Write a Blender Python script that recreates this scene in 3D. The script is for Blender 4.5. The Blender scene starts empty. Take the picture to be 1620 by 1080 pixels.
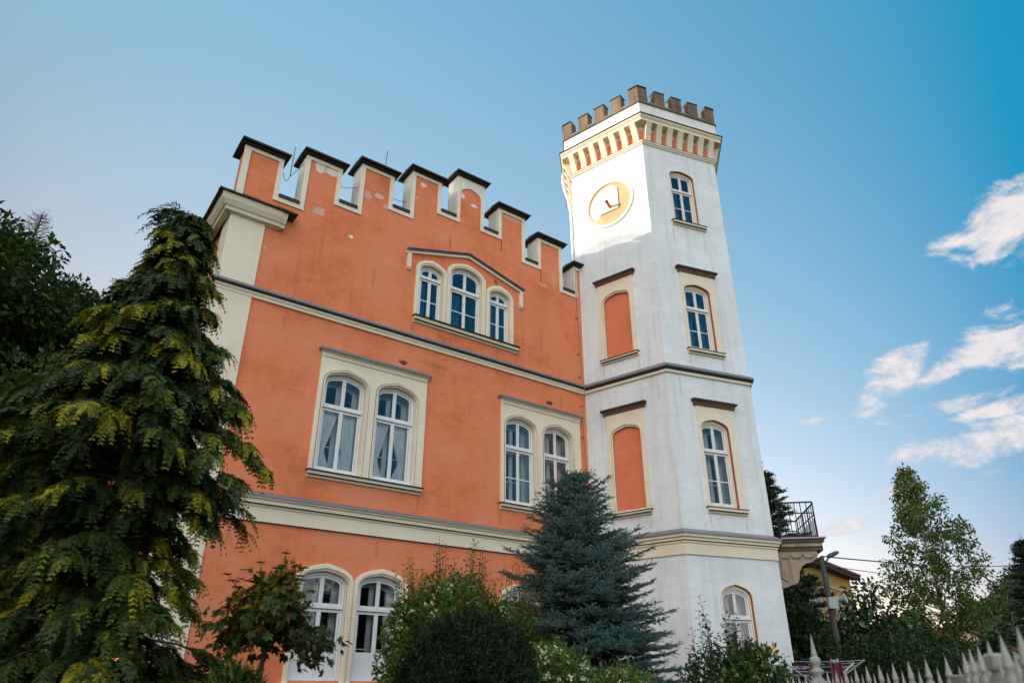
import bpy, math, random
import numpy as np
from mathutils import Matrix, Vector
from mathutils.geometry import tessellate_polygon
sc = bpy.context.scene
R = math.radians
SUN_AZ, SUN_EL = -93.5, 15.5
FILL_CLOUD = 11.0  # radiance of the unseen cloud added behind the viewer as facade fill
H0 = 1.7                       # camera height above the lawn

# ------------------------------------------------------------------ camera
cam = bpy.data.cameras.new('camera'); co = bpy.data.objects.new('camera', cam)
sc.collection.objects.link(co); sc.camera = co
co.location = (0, 0, H0)
co.rotation_euler = (R(90 + 26.37), R(-0.037), 0)
cam.sensor_width = 36.0; cam.lens = 36.0 * 1118.5 / 1620.0
cam.clip_start = 0.05; cam.clip_end = 3000
cam.dof.use_dof = True; cam.dof.focus_distance = 18.5; cam.dof.aperture_fstop = 1.6

# ------------------------------------------------------------------ node helpers
class NT:
    def __init__(s, tree):
        s.t = tree; s.n = tree.nodes; s.l = tree.links
    def new(s, typ, **kw):
        n = s.n.new(typ)
        for k, v in kw.items(): setattr(n, k, v)
        return n
    def set(s, sock, v):
        if isinstance(v, bpy.types.NodeSocket): s.l.new(v, sock)
        elif v is not None: sock.default_value = v
    def math(s, op, a, b=None, c=None, clamp=False):
        n = s.new('ShaderNodeMath', operation=op, use_clamp=clamp)
        s.set(n.inputs[0], a); s.set(n.inputs[1], b); s.set(n.inputs[2], c)
        return n.outputs[0]
    def vmath(s, op, a, b=None):
        n = s.new('ShaderNodeVectorMath', operation=op)
        s.set(n.inputs[0], a); s.set(n.inputs[1], b)
        return n.outputs['Value'] if op in ('LENGTH', 'DOT_PRODUCT') else n.outputs[0]
    def mix(s, f, a, b, blend='MIX'):
        n = s.new('ShaderNodeMix', data_type='RGBA', blend_type=blend)
        s.set(n.inputs[0], f); s.set(n.inputs[6], a); s.set(n.inputs[7], b)
        return n.outputs[2]
    def noise(s, vec, scale, detail=4, rough=.55, dist=0):
        n = s.new('ShaderNodeTexNoise')
        s.set(n.inputs['Vector'], vec); n.inputs['Scale'].default_value = scale
        n.inputs['Detail'].default_value = detail; n.inputs['Roughness'].default_value = rough
        n.inputs['Distortion'].default_value = dist
        return n.outputs[0]
    def maprange(s, v, a, b, c=0., d=1., smooth=False):
        n = s.new('ShaderNodeMapRange', interpolation_type='SMOOTHSTEP' if smooth else 'LINEAR')
        s.set(n.inputs[0], v)
        for i, x in enumerate((a, b, c, d)): n.inputs[i + 1].default_value = x
        return n.outputs[0]
    def scale(s, vec, v3):
        n = s.new('ShaderNodeMapping'); s.set(n.inputs[0], vec); n.inputs['Scale'].default_value = v3
        return n.outputs[0]
def c4(c): return (c[0], c[1], c[2], 1.0)

# ------------------------------------------------------------------ world
w = bpy.data.worlds.new('World'); sc.world = w; w.use_nodes = True
nt = NT(w.node_tree); nt.n.clear()
sky = nt.new('ShaderNodeTexSky', sky_type='NISHITA', sun_disc=False)
sky.sun_elevation = R(SUN_EL); sky.sun_rotation = R(SUN_AZ)
sky.altitude = 350; sky.air_density = 1.0; sky.dust_density = 1.2; sky.ozone_density = 2.0
gen = nt.new('ShaderNodeTexCoord').outputs['Generated']
sep = nt.new('ShaderNodeSeparateXYZ'); nt.set(sep.inputs[0], gen)
az = nt.math('MULTIPLY', nt.math('ARCTAN2', sep.outputs[0], sep.outputs[1]), 57.2958)
el = nt.math('MULTIPLY', nt.math('ARCSINE', sep.outputs[2]), 57.2958)
# cumulus drifting low in the north-east: soft ellipses in azimuth/elevation broken up by noise
comb = nt.new('ShaderNodeCombineXYZ'); nt.set(comb.inputs[0], az); nt.set(comb.inputs[1], el)
n1 = nt.noise(nt.scale(comb.outputs[0], (.20, .38, 1)), 1.0, 9, .66, .5)
n2 = nt.noise(nt.scale(comb.outputs[0], (.5, .9, 1)), 1.0, 5, .6)
CL = [  # az, el, rx, ry, tilt, weight
    (40.5, 29.2, 4.6, 1.9, 18, 1.05), (44.5, 28.5, 4.5, 2.6, 10, 1.1), (36.3, 28.6, 1.8, .7, 12, .9),
    (30.6, 20.6, 2.8, 1.5, 28, .9), (33.4, 20.2, 2.2, .8, 14, .72), (37.2, 21.6, 3.0, 1.7, 14, .95), (42.0, 21.4, 4.6, 1.9, 12, 1.1), (43.5, 18.0, 3.2, 1.1, 10, .9), (29.6, 19.6, 1.8, .6, 20, .7),
    (35.5, 15.2, 4.8, 1.25, 5, 1.1), (32.0, 15.2, 2.8, .95, 6, 1.05), (40.0, 15.2, 5.0, 1.3, 4, 1.15), (45.5, 15.6, 4.5, 1.4, 2, 1.0), (37.5, 17.2, 3.6, .55, 6, .62), (39.5, 13.6, 4.0, .8, 2, .8),
    (25.6, 10.7, 2.9, .62, 4, .85), (28.5, 12.6, 1.4, .4, 10, .55), (33, 18.0, 3.5, .5, 6, .5), (22, 18.2, 7, .35, 2, .34), (52, 24, 5, 3, 10, 1), (58, 17, 6, 2, 5, 1)]
msk = None
for a0, e0, rx, ry, tl, wt in CL:
    ca, sa = math.cos(R(tl)), math.sin(R(tl))
    dx = nt.math('SUBTRACT', az, a0); dy = nt.math('SUBTRACT', el, e0)
    ux = nt.math('ADD', nt.math('MULTIPLY', dx, ca / rx), nt.math('MULTIPLY', dy, sa / rx))
    uy = nt.math('ADD', nt.math('MULTIPLY', dx, -sa / ry), nt.math('MULTIPLY', dy, ca / ry))
    r2 = nt.math('ADD', nt.math('MULTIPLY', ux, ux), nt.math('MULTIPLY', uy, uy))
    v = nt.math('MULTIPLY', nt.math('SUBTRACT', 1.6, r2), wt * .625)
    msk = v if msk is None else nt.math('MAXIMUM', msk, v)
dens = nt.math('ADD', msk, nt.math('ADD', nt.maprange(n1, .3, .7, -.75, .62), nt.maprange(n2, .3, .7, -.22, .22)))
cov = nt.maprange(dens, .06, .9, 0, .93, True)
shade = nt.maprange(nt.math('ADD', dens, nt.maprange(n2, .3, .7, -.3, .3)), .2, 1.4, 0, 1, True)
# evening colour cast of the clear sky: per-channel gain by height and by distance from the sun
hraw = nt.vmath('DOT_PRODUCT', gen, (math.sin(R(SUN_AZ)), math.cos(R(SUN_AZ)), 0)); hs = nt.math('MAXIMUM', nt.math('MINIMUM', hraw, .55), -.65)
zz_ = nt.math('MAXIMUM', sep.outputs[2], 0); terms = (None, hs, zz_, nt.math('MULTIPLY', hs, zz_), nt.math('MULTIPLY', hs, hs), nt.math('MULTIPLY', zz_, zz_))
gainc = nt.new('ShaderNodeCombineXYZ')
for i, kk in enumerate(((7.79, 2.001, -2.212, -0.309, -11.393, -3.678), (4.035, 0.215, 1.745, -0.383, -7.052, -0.963), (2.691, -0.398, 1.526, -0.195, -4.486, 0.06))):
    g = kk[0]
    for k_, t_ in zip(kk[1:], terms[1:]): g = nt.math('MULTIPLY_ADD', t_, k_, g)
    nt.set(gainc.inputs[i], nt.math('MULTIPLY', nt.math('MULTIPLY', nt.math('MINIMUM', nt.math('MAXIMUM', g, .25), 5.0), 1 / 2.4), nt.maprange(hraw, .5, .85, 1, (.4, .78, 1.15)[i])))
skyc = nt.mix(1.0, sky.outputs[0], gainc.outputs[0], 'MULTIPLY')
cloudc = nt.mix(shade, (2.95, 2.95, 3.1, 1), (3.9, 3.6, 3.6, 1))
col = nt.mix(cov, skyc, cloudc)
# the south-eastern half of the sky (behind the viewer) gets unseen cloud, added to light the facade; blue gap left for the panes
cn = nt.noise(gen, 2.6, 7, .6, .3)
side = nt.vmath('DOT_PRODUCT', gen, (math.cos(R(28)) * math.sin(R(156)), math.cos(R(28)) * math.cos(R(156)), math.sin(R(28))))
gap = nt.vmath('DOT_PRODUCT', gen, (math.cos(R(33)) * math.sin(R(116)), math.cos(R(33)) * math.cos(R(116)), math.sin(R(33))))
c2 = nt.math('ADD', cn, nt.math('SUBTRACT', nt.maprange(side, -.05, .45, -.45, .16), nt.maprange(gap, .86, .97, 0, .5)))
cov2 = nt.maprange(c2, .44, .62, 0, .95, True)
col = nt.mix(cov2, col, nt.mix(nt.maprange(c2, .5, .8), (5.0, 5.0, 5.3, 1), (FILL_CLOUD, FILL_CLOUD * .955, FILL_CLOUD * .90, 1)))
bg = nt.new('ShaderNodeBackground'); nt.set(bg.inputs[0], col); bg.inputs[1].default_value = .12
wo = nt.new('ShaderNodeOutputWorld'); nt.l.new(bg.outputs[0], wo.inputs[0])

# ------------------------------------------------------------------ sun
sl = bpy.data.lights.new('sun', 'SUN'); sl.energy = 3.5; sl.angle = R(.5); sl.color = (1, .84, .66)
so = bpy.data.objects.new('sun', sl); sc.collection.objects.link(so)
sdir = Vector((math.cos(R(SUN_EL)) * math.sin(R(SUN_AZ)), math.cos(R(SUN_EL)) * math.cos(R(SUN_AZ)), math.sin(R(SUN_EL))))
so.rotation_euler = sdir.to_track_quat('Z', 'Y').to_euler(); so.location = (-40, 10, 60)
sc.view_settings.view_transform = 'Standard'; sc.view_settings.look = 'None'
sc.view_settings.exposure = 1.0; sc.view_settings.gamma = 1
sc.cycles.max_bounces = 8; sc.cycles.transparent_max_bounces = 12
sc.cycles.caustics_reflective = False; sc.cycles.caustics_refractive = False
try: sc.cycles.use_denoising = True
except Exception: pass

# ------------------------------------------------------------------ materials
def mat(name):
    m = bpy.data.materials.new(name); m.use_nodes = True
    t = NT(m.node_tree); t.n.clear()
    out = t.new('ShaderNodeOutputMaterial'); b = t.new('ShaderNodeBsdfPrincipled')
    t.l.new(b.outputs[0], out.inputs[0])
    return m, t, b, out
def nvec(t, oc):
    n = t.new('ShaderNodeTexNoise'); t.set(n.inputs['Vector'], oc); n.inputs['Scale'].default_value = 1.3; n.inputs['Detail'].default_value = 6
    return n.outputs['Color']
def stucco(name, col, var=.10, bump=.25, rough=.9, streak=.12, patches=(), dirt=None, dirt_amt=0, tint=None):
    m, t, b, out = mat(name)
    oc = t.new('ShaderNodeTexCoord').outputs['Object']
    big = t.noise(oc, .55, 5, .6); mid = t.noise(oc, 3.1, 6, .65); fine = t.noise(oc, 55, 3, .6)
    trowel = t.noise(t.scale(oc, (1.0, 1.0, 4.0)), 2.0, 4, .6)
    stk = t.noise(t.scale(oc, (5.5, 5.5, .35)), 1.0, 5, .65)
    f = t.math('ADD', t.maprange(big, .3, .7, -var, var), t.maprange(mid, .3, .7, -var * .55, var * .55))
    f = t.math('ADD', f, t.maprange(trowel, .3, .7, -var * .4, var * .4))
    f = t.math('ADD', f, t.maprange(stk, .55, .8, 0, -streak))
    f = t.math('ADD', f, 1.0)
    vv = t.new('ShaderNodeCombineXYZ')
    for i in range(3): t.set(vv.inputs[i], f)
    col_o = t.mix(1.0, c4(col), vv.outputs[0], 'MULTIPLY')
    if tint: col_o = t.mix(t.maprange(big, .42, .68), col_o, c4(tint))
    if dirt:
        col_o = t.mix(t.maprange(t.math('ADD', t.math('MULTIPLY', stk, .6), t.math('MULTIPLY', mid, .4)), .5, .72, 0, dirt_amt), col_o, c4(dirt))
    crk = t.new('ShaderNodeTexVoronoi', feature='DISTANCE_TO_EDGE'); crk.inputs['Scale'].default_value = .55
    t.set(crk.inputs['Vector'], t.vmath('ADD', oc, t.scale(nvec(t, oc), (.55, .55, .55))))
    cm_ = t.math('MULTIPLY', t.maprange(crk.outputs['Distance'], .0, .006, 1, 0), t.maprange(mid, .52, .64, 0, .28))
    col_o = t.mix(cm_, col_o, c4([x * .45 for x in col]))
    pn = t.noise(oc, 9, 5, .7); pn2 = t.noise(oc, 30, 3, .6)
    for (u, z, ru, rz, pc, th) in patches:
        d = t.vmath('SUBTRACT', oc, (u, 0, z + H0))
        d = t.vmath('LENGTH', t.scale(d, (1 / ru, 0, 1 / rz)))
        k = t.math('ADD', d, t.math('ADD', t.maprange(pn, .25, .75, -th, th), t.maprange(pn2, .3, .7, -.12, .12)))
        soft = rz > 2.4 * ru or ru > .19
        col_o = t.mix(t.maprange(k, .25 if soft else .9, 1.25 if soft else 1.02, .55 if soft else .9, 0, soft), col_o, c4(pc))
    t.set(b.inputs['Base Color'], col_o); b.inputs['Roughness'].default_value = rough
    b.inputs['Specular IOR Level'].default_value = .25
    bp = t.new('ShaderNodeBump'); bp.inputs['Strength'].default_value = bump; bp.inputs['Distance'].default_value = .02
    t.set(bp.inputs['Height'], t.math('ADD', t.math('MULTIPLY', fine, .35), t.math('ADD', mid, t.math('MULTIPLY', trowel, .6))))
    t.set(b.inputs['Normal'], bp.outputs[0])
    return m
def plain(name, col, rough=.5, metal=0, var=.12, scale=6, bump=0, spec=.4):
    m, t, b, out = mat(name)
    oc = t.new('ShaderNodeTexCoord').outputs['Object']
    n = t.noise(oc, scale, 5, .6)
    t.set(b.inputs['Base Color'], t.mix(n, c4([x * (1 - var) for x in col]), c4([min(1, x * (1 + var)) for x in col])))
    b.inputs['Roughness'].default_value = rough; b.inputs['Metallic'].default_value = metal
    b.inputs['Specular IOR Level'].default_value = spec
    if bump:
        bp = t.new('ShaderNodeBump'); bp.inputs['Strength'].default_value = bump; bp.inputs['Distance'].default_value = .02
        t.set(bp.inputs['Height'], t.noise(oc, scale * 4, 4, .6)); t.set(b.inputs['Normal'], bp.outputs[0])
    return m
def leafmat(name, c1, c2, rough=.55, transl=.25, c3=None, p3=0):
    m, t, b, out = mat(name)
    g = t.new('ShaderNodeNewGeometry')
    rnd = g.outputs['Random Per Island']
    col = t.mix(rnd, c4(c1), c4(c2))
    if c3: col = t.mix(t.math('GREATER_THAN', t.math('FRACT', t.math('MULTIPLY', rnd, 37.7)), 1 - p3), col, c4(c3))
    t.set(b.inputs['Base Color'], col); b.inputs['Roughness'].default_value = rough
    b.inputs['Specular IOR Level'].default_value = .22
    tr = t.new('ShaderNodeBsdfTranslucent'); t.set(tr.inputs[0], t.mix(1.0, col, (1.1, 1.15, .6, 1), 'MULTIPLY'))
    mx = t.new('ShaderNodeMixShader'); mx.inputs[0].default_value = transl
    t.l.new(b.outputs[0], mx.inputs[1]); t.l.new(tr.outputs[0], mx.inputs[2]); t.l.new(mx.outputs[0], out.inputs[0])
    return m
def glassmat(name, tint=(1, 1, 1), lo=.08, f_ior=1.6):
    m = bpy.data.materials.new(name); m.use_nodes = True; t = NT(m.node_tree); t.n.clear()
    out = t.new('ShaderNodeOutputMaterial')
    fr = t.new('ShaderNodeFresnel'); fr.inputs[0].default_value = f_ior
    gl = t.new('ShaderNodeBsdfGlossy'); gl.inputs['Roughness'].default_value = .015; gl.inputs[0].default_value = (.95, .98, 1, 1)
    tp = t.new('ShaderNodeBsdfTransparent'); tp.inputs[0].default_value = c4(tint)
    oc = t.new('ShaderNodeTexCoord').outputs['Object']
    bp = t.new('ShaderNodeBump'); bp.inputs['Strength'].default_value = .22; bp.inputs['Distance'].default_value = .06
    t.set(bp.inputs['Height'], t.noise(oc, 1.6, 2, .5)); t.set(gl.inputs['Normal'], bp.outputs[0])
    mx = t.new('ShaderNodeMixShader'); t.set(mx.inputs[0], t.math('ADD', fr.outputs[0], lo, clamp=True))
    t.l.new(tp.outputs[0], mx.inputs[1]); t.l.new(gl.outputs[0], mx.inputs[2]); t.l.new(mx.outputs[0], out.inputs[0])
    return m
def clothmat(name, col, alpha=.6, stripes=0):
    m, t, b, out = mat(name)
    oc = t.new('ShaderNodeTexCoord').outputs['Object']
    b.inputs['Base Color'].default_value = c4(col); b.inputs['Roughness'].default_value = .9
    tp = t.new('ShaderNodeBsdfTransparent'); mx = t.new('ShaderNodeMixShader')
    a = t.maprange(t.noise(t.scale(oc, (30, 1, 3)), 1, 3, .6), .3, .7, max(0, alpha - .2), min(1, alpha + .2))
    if stripes:
        wv = t.new('ShaderNodeTexWave'); t.set(wv.inputs[0], oc); wv.inputs['Scale'].default_value = stripes; wv.bands_direction = 'Z'
        a = t.math('MULTIPLY', a, t.maprange(wv.outputs['Fac'], 0, 1, .25, 1.1))
    t.set(mx.inputs[0], a); t.l.new(tp.outputs[0], mx.inputs[1]); t.l.new(b.outputs[0], mx.inputs[2]); t.l.new(mx.outputs[0], out.inputs[0])
    return m
PW = (.80, .74, .68)
ORPATCH = [(-8.62, 11.93, .13, .22, PW, .35), (-8.3, 11.9, .19, .12, PW, .35), (-7.28, 11.65, .11, .12, (.62, .42, .32), .5), (-6.98, 11.75, .13, .08, (.66, .5, .4), .5),
           (-6.75, 11.5, .10, .07, (.6, .4, .3), .5), (-5.7, 12.72, .09, .08, PW, .4), (-2.62, 12.88, .4, .09, (.62, .58, .52), .4), (-4.4, 12.95, .07, .09, PW, .5), (-4.0, 12.75, .12, .06, PW, .5),
           (-1.05, 11.3, .12, .3, (.6, .4, .32), .6), (-1.45, 10.95, .22, .06, (.66, .5, .42), .5), (-5.93, 12.2, .12, .06, (.6, .42, .32), .5), (-8.5, 10.6, .16, .12, (.6, .42, .33), .6), (-7.6, 10.2, .06, .05, PW, .4),
           (-1.42, 12.45, .06, .05, (.25, .22, .2), .3), (-4.75, 11.15, .05, .28, (.36, .07, .03), .5), (-3.2, 10.45, .05, .09, (.3, .06, .03), .5),
           (-5.9, 7.2, .12, .07, (.07, .035, .03), .6), (-1.35, 7.2, .12, .06, (.07, .035, .03), .6), (-9.6, 9.1, .02, .06, PW, .3), (-5.0, 7.35, .5, .1, (.42, .13, .06), .5)]
DR = (.44, .14, .07)
for u_ in (-7.93, -5.27, -2.98, -.35): ORPATCH.append((u_, 3.84, .045, .2, DR, .5))
for u_ in (-5.72, -4.6, -2.5): ORPATCH.append((u_, 8.2, .05, .16, DR, .5))
for u_, z_, l_ in ((-8.9, 7.45, .28), (-6.2, 2.75, .2), (-3.9, 2.8, .15), (-.9, 7.3, .35), (-9.3, 2.7, .22), (-8.3, 9.7, .5), (-6.9, 9.3, .4), (-1.6, 9.0, .5)): ORPATCH.append((u_, z_, .06, l_, (.52, .165, .085), .6))
for u_, z_, r_ in ((-9.2, 9.0, .35), (-6.5, 10.0, .3), (-4.4, 7.4, .25), (-8.6, 5.5, .4), (-4.2, 5.3, .35), (-3.6, 3.8, .2), (-.9, 9.6, .3), (-7.2, 2.7, .3), (-4.5, 1.6, .4)): ORPATCH.append((u_, z_, r_, r_ * .7, (.74, .27, .155), .7))
WDR = (.50, .53, .54); WPATCH = []
cR, cL = math.cos(math.radians(21.3)), math.cos(math.radians(-38.7)); EX = 4.1726 - (4.1726 + 2.745 * (cR + math.cos(math.radians(141.3))))
for u_, z_, l_ in ((.80, 12.45, .35), (1.9, 12.4, .4), (.84, 8.25, .22), (1.93, 8.2, .25), (.85, 3.85, .2), (1.95, 3.8, .2), (2.5, 15.3, .5), (.4, 7.4, .4)): WPATCH.append((EX + u_ * cR, z_, .05, l_, WDR, .6))
for u_, z_, l_ in ((.8, 8.2, .22), (1.95, 8.25, .25), (.85, 3.82, .2), (1.95, 3.8, .22), (.3, 7.4, .4)): WPATCH.append((EX - u_ * cL, z_, .045, l_, WDR, .6))
M = {}
M['orange'] = stucco('orange_stucco', (.74, .215, .095), .19, .4, streak=.22, patches=ORPATCH, tint=(.70, .255, .14))
M['orange2'] = stucco('orange_panel', (.68, .205, .10), .10, .3, streak=.05)
M['cream'] = stucco('cream_paint', (.78, .70, .56), .06, .12, streak=.08)
M['creamw'] = stucco('weathered_cream', (.76, .73, .66), .10, .25, streak=.15, dirt=(.33, .31, .28), dirt_amt=.5)
M['white'] = stucco('white_render', (.72, .765, .80), .10, .3, streak=.10, dirt=(.47, .50, .51), dirt_amt=.5, patches=WPATCH)
M['whitetop'] = stucco('parapet_render', (.76, .75, .73), .08, .25, streak=.12, dirt=(.3, .29, .26), dirt_amt=.4)
M['stone'] = stucco('parapet_stone', (.19, .14, .095), .3, .5, streak=.3, dirt=(.05, .045, .04), dirt_amt=.8)
M['metal'] = plain('grey_sheet_metal', (.24, .24, .26), .45, .55, .25, 9)
M['darkmetal'] = plain('dark_sheet_metal', (.035, .03, .03), .5, .3, .4, 12)
M['brownmetal'] = plain('brown_hood', (.20, .10, .08), .6, .1, .3, 12)
M['edge'] = plain('dark_gap', (.05, .04, .035), .8, 0, .3, 9)
M['red'] = plain('red_reveal', (.42, .10, .06), .8, 0, .15, 5)
M['frame'] = plain('white_window_paint', (.74, .75, .76), .45, 0, .06, 14)
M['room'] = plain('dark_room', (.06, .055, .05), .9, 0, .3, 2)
M['glass'] = glassmat('window_glass', (.90, .95, .98), .04, 1.5)
M['glassblue'] = glassmat('upper_window_glass', (.32, .48, .60), .06, 1.55)
M['lace'] = clothmat('lace_curtain', (.90, .90, .92), .93)
M['lace2'] = clothmat('patterned_lace', (.70, .78, .84), .7, 9)
M['tile'] = plain('dark_roof_tile', (.05, .042, .04), .85, 0, .5, 14, .5)
M['dialw'] = stucco('faded_dial_white', (.74, .68, .62), .10, .2, tint=(.76, .6, .46))
M['dialo'] = stucco('dial_ochre', (.60, .34, .18), .12, .2, tint=(.62, .44, .30))
M['gnomon'] = plain('gnomon_copper', (.55, .22, .08), .5, 0, .15, 8)
M['black'] = plain('black_iron', (.02, .02, .022), .5, .3, .3, 10)
M['wire'] = plain('wire', (.12, .12, .13), .5, .5, .2, 10)
M['weathstone'] = stucco('balcony_stone', (.36, .29, .235), .25, .5, streak=.3, dirt=(.10, .085, .07), dirt_amt=.6)
M['darkstone'] = stucco('balcony_dark_stone', (.10, .085, .07), .3, .5, streak=.2)
M['pipe'] = plain('downpipe_metal', (.62, .60, .58), .4, .4, .15, 6)

# ------------------------------------------------------------------ mesh builder
class MB:
    def __init__(s, mx=None):
        s.v = []; s.f = []; s.mi = []; s.mats = []; s.mx = mx or Matrix.Translation((0, 0, H0))
    def m(s, mt):
        if mt not in s.mats: s.mats.append(mt)
        return s.mats.index(mt)
    def add(s, vs, fs, mt):
        o = len(s.v); k = s.m(mt); s.v += [tuple(x) for x in vs]
        for f in fs: s.f.append([i + o for i in f]); s.mi.append(k)
    def box(s, x0, x1, y0, y1, z0, z1, mt):
        vs = [(x0, y0, z0), (x1, y0, z0), (x1, y1, z0), (x0, y1, z0), (x0, y0, z1), (x1, y0, z1), (x1, y1, z1), (x0, y1, z1)]
        s.add(vs, [(0, 3, 2, 1), (4, 5, 6, 7), (0, 1, 5, 4), (1, 2, 6, 5), (2, 3, 7, 6), (3, 0, 4, 7)], mt)
    def prism(s, out, y0, y1, mt, holes=(), side=None, back=True, holeside=None, sidef=None):
        """outline in (x,z), extruded from y0 (front) to y1"""
        polys = [out] + list(holes)
        fl = [p for P in polys for p in P]
        tris = tessellate_polygon([[Vector((p[0], p[1], 0)) for p in P] for P in polys])
        def tri(t):
            a, b, c = (fl[i] for i in t)
            return t if (b[0] - a[0]) * (c[1] - a[1]) - (b[1] - a[1]) * (c[0] - a[0]) > 0 else (t[0], t[2], t[1])
        s.add([(p[0], y0, p[1]) for p in fl], [tri(t) for t in tris], mt)
        if back: s.add([(p[0], y1, p[1]) for p in fl], [tri(t)[::-1] for t in tris], mt)
        for k, P in enumerate(polys):
            n = len(P)
            for i in range(n):
                a, b = P[i], P[(i + 1) % n]
                mt2 = (side or mt) if k == 0 else (holeside or side or mt)
                if k == 0 and sidef: mt2 = sidef(a, b) or mt2
                s.add([(a[0], y0, a[1]), (b[0], y0, b[1]), (b[0], y1, b[1]), (a[0], y1, a[1])], [(0, 1, 2, 3)], mt2)
    def ring(s, O, I, y0, y1, mt, sides=True, yi=None):
        """open strip between two arch outlines of equal count"""
        n = len(O); yi = y0 if yi is None else yi
        vs = [(p[0], y0, p[1]) for p in O] + [(p[0], yi, p[1]) for p in I]
        s.add(vs, [(i, i + 1, n + i + 1, n + i) for i in range(n - 1)], mt)
        if sides:
            for P, yy in ((O, y0), (I, yi)):
                s.add([(p[0], yy, p[1]) for p in P] + [(p[0], y1, p[1]) for p in P], [(i, i + 1, n + i + 1, n + i) for i in range(n - 1)], mt)
    def profx(s, prof, x0, x1, mt, mts=None):
        """closed profile (y,z) swept along x"""
        n = len(prof)
        vs = [(x0, y, z) for y, z in prof] + [(x1, y, z) for y, z in prof]
        for i in range(n):
            j = (i + 1) % n
            s.add([vs[i], vs[j], vs[n + j], vs[n + i]], [(0, 1, 2, 3)], mts[i] if mts and i < len(mts) and mts[i] else mt)
        tr = tessellate_polygon([[Vector((y, z, 0)) for y, z in prof]])
        s.add([(x0, y, z) for y, z in prof], tr, mt); s.add([(x1, y, z) for y, z in prof], tr, mt)
    def tube(s, pts, r, mt, k=8, caps=True):
        pts = [Vector(p) for p in pts]; rr = r if hasattr(r, '__len__') else [r] * len(pts)
        vs = []; prev = None
        for i, p in enumerate(pts):
            d = (pts[min(i + 1, len(pts) - 1)] - pts[max(i - 1, 0)]).normalized()
            if prev is None:
                a = Vector((0, 0, 1)) if abs(d.z) < .9 else Vector((1, 0, 0))
                u = d.cross(a).normalized()
            else: u = (prev - d * prev.dot(d)).normalized()
            prev = u; v = d.cross(u)
            for q in range(k):
                t = 2 * math.pi * q / k
                vs.append(p + (u * math.cos(t) + v * math.sin(t)) * rr[i])
        fs = [(i * k + q, i * k + (q + 1) % k, (i + 1) * k + (q + 1) % k, (i + 1) * k + q) for i in range(len(pts) - 1) for q in range(k)]
        if caps: fs += [tuple(range(k))[::-1], tuple(range((len(pts) - 1) * k, len(pts) * k))]
        s.add(vs, fs, mt)
    def lathe(s, prof, mt, cx=0, cy=0, k=16):
        vs = [(cx + r * math.cos(2 * math.pi * q / k), cy + r * math.sin(2 * math.pi * q / k), z) for r, z in prof for q in range(k)]
        fs = [(i * k + q, i * k + (q + 1) % k, (i + 1) * k + (q + 1) % k, (i + 1) * k + q) for i in range(len(prof) - 1) for q in range(k)]
        s.add(vs, fs, mt)
    def arrays(s, V, F, mt):
        o = len(s.v); k = s.m(mt); s.v += V.tolist(); s.f += (F + o).tolist(); s.mi += [k] * len(F)
    def build(s, name, parent=None, smooth=False, bevel=0):
        me = bpy.data.meshes.new(name)
        mx = s.mx
        me.from_pydata([tuple(mx @ Vector(v)) for v in s.v], [], s.f)
        for mt in s.mats: me.materials.append(mt)
        me.polygons.foreach_set('material_index', s.mi)
        if smooth: me.polygons.foreach_set('use_smooth', [True] * len(s.f))
        me.update()
        o = bpy.data.objects.new(name, me); sc.collection.objects.link(o)
        if parent: o.parent = parent
        if bevel:
            b = o.modifiers.new('bevel', 'BEVEL'); b.width = bevel; b.segments = 2; b.limit_method = 'ANGLE'
        return o
def thing(name, label, cat, loc=(0, 0, 0), rz=0, group=None):
    o = bpy.data.objects.new(name, None); sc.collection.objects.link(o)
    o.empty_display_size = .3; o.location = loc; o.rotation_euler = (0, 0, rz)
    return tag(o, label, cat, group)
def tag(o, label, cat, group=None, kind=None):
    if label: o['label'] = label
    if cat: o['category'] = cat
    if group: o['group'] = group
    if kind: o['kind'] = kind
    return o
def pt(px, py, d):
    """a point d metres away (horizontally) in the direction of a survey bearing taken on the photograph; only x,y,z numbers come out"""
    p = R(26.37); x, y = (px - 810) / 1118.5, -(py - 540) / 1118.5
    v = Vector((x, math.cos(p) - y * math.sin(p), math.sin(p) + y * math.cos(p)))
    k = d / math.hypot(v.x, v.y)
    return Vector((v.x * k, v.y * k, v.z * k + H0))

def arch(cx, hw, z0, zs, za, n=9, closed=True):
    """Tudor arch outline from bottom left over the apex to bottom right (clockwise), (x,z)"""
    h = za - zs; P = [(cx - hw, z0)]
    def bz(t, a, b, c, d): return (1 - t)**3 * a + 3 * (1 - t)**2 * t * b + 3 * (1 - t) * t * t * c + t**3 * d
    half = [(bz(t / n, hw, hw, .66 * hw, 0), bz(t / n, 0, .62 * h, .80 * h, h)) for t in range(n + 1)]
    P += [(cx - x, zs + z) for x, z in half]
    P += [(cx + x, zs + z) for x, z in half[-2::-1]]
    P.append((cx + hw, z0))
    return P
def arch_z(x, cx, hw, zs, za):
    P = arch(cx, hw, zs, zs, za, 24)
    for a, b in zip(P[1:], P[2:]):
        if a[0] <= x <= b[0] and b[0] > a[0]: return a[1] + (b[1] - a[1]) * (x - a[0]) / (b[0] - a[0])
    return zs
def ccw(P): return P[::-1]

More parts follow.
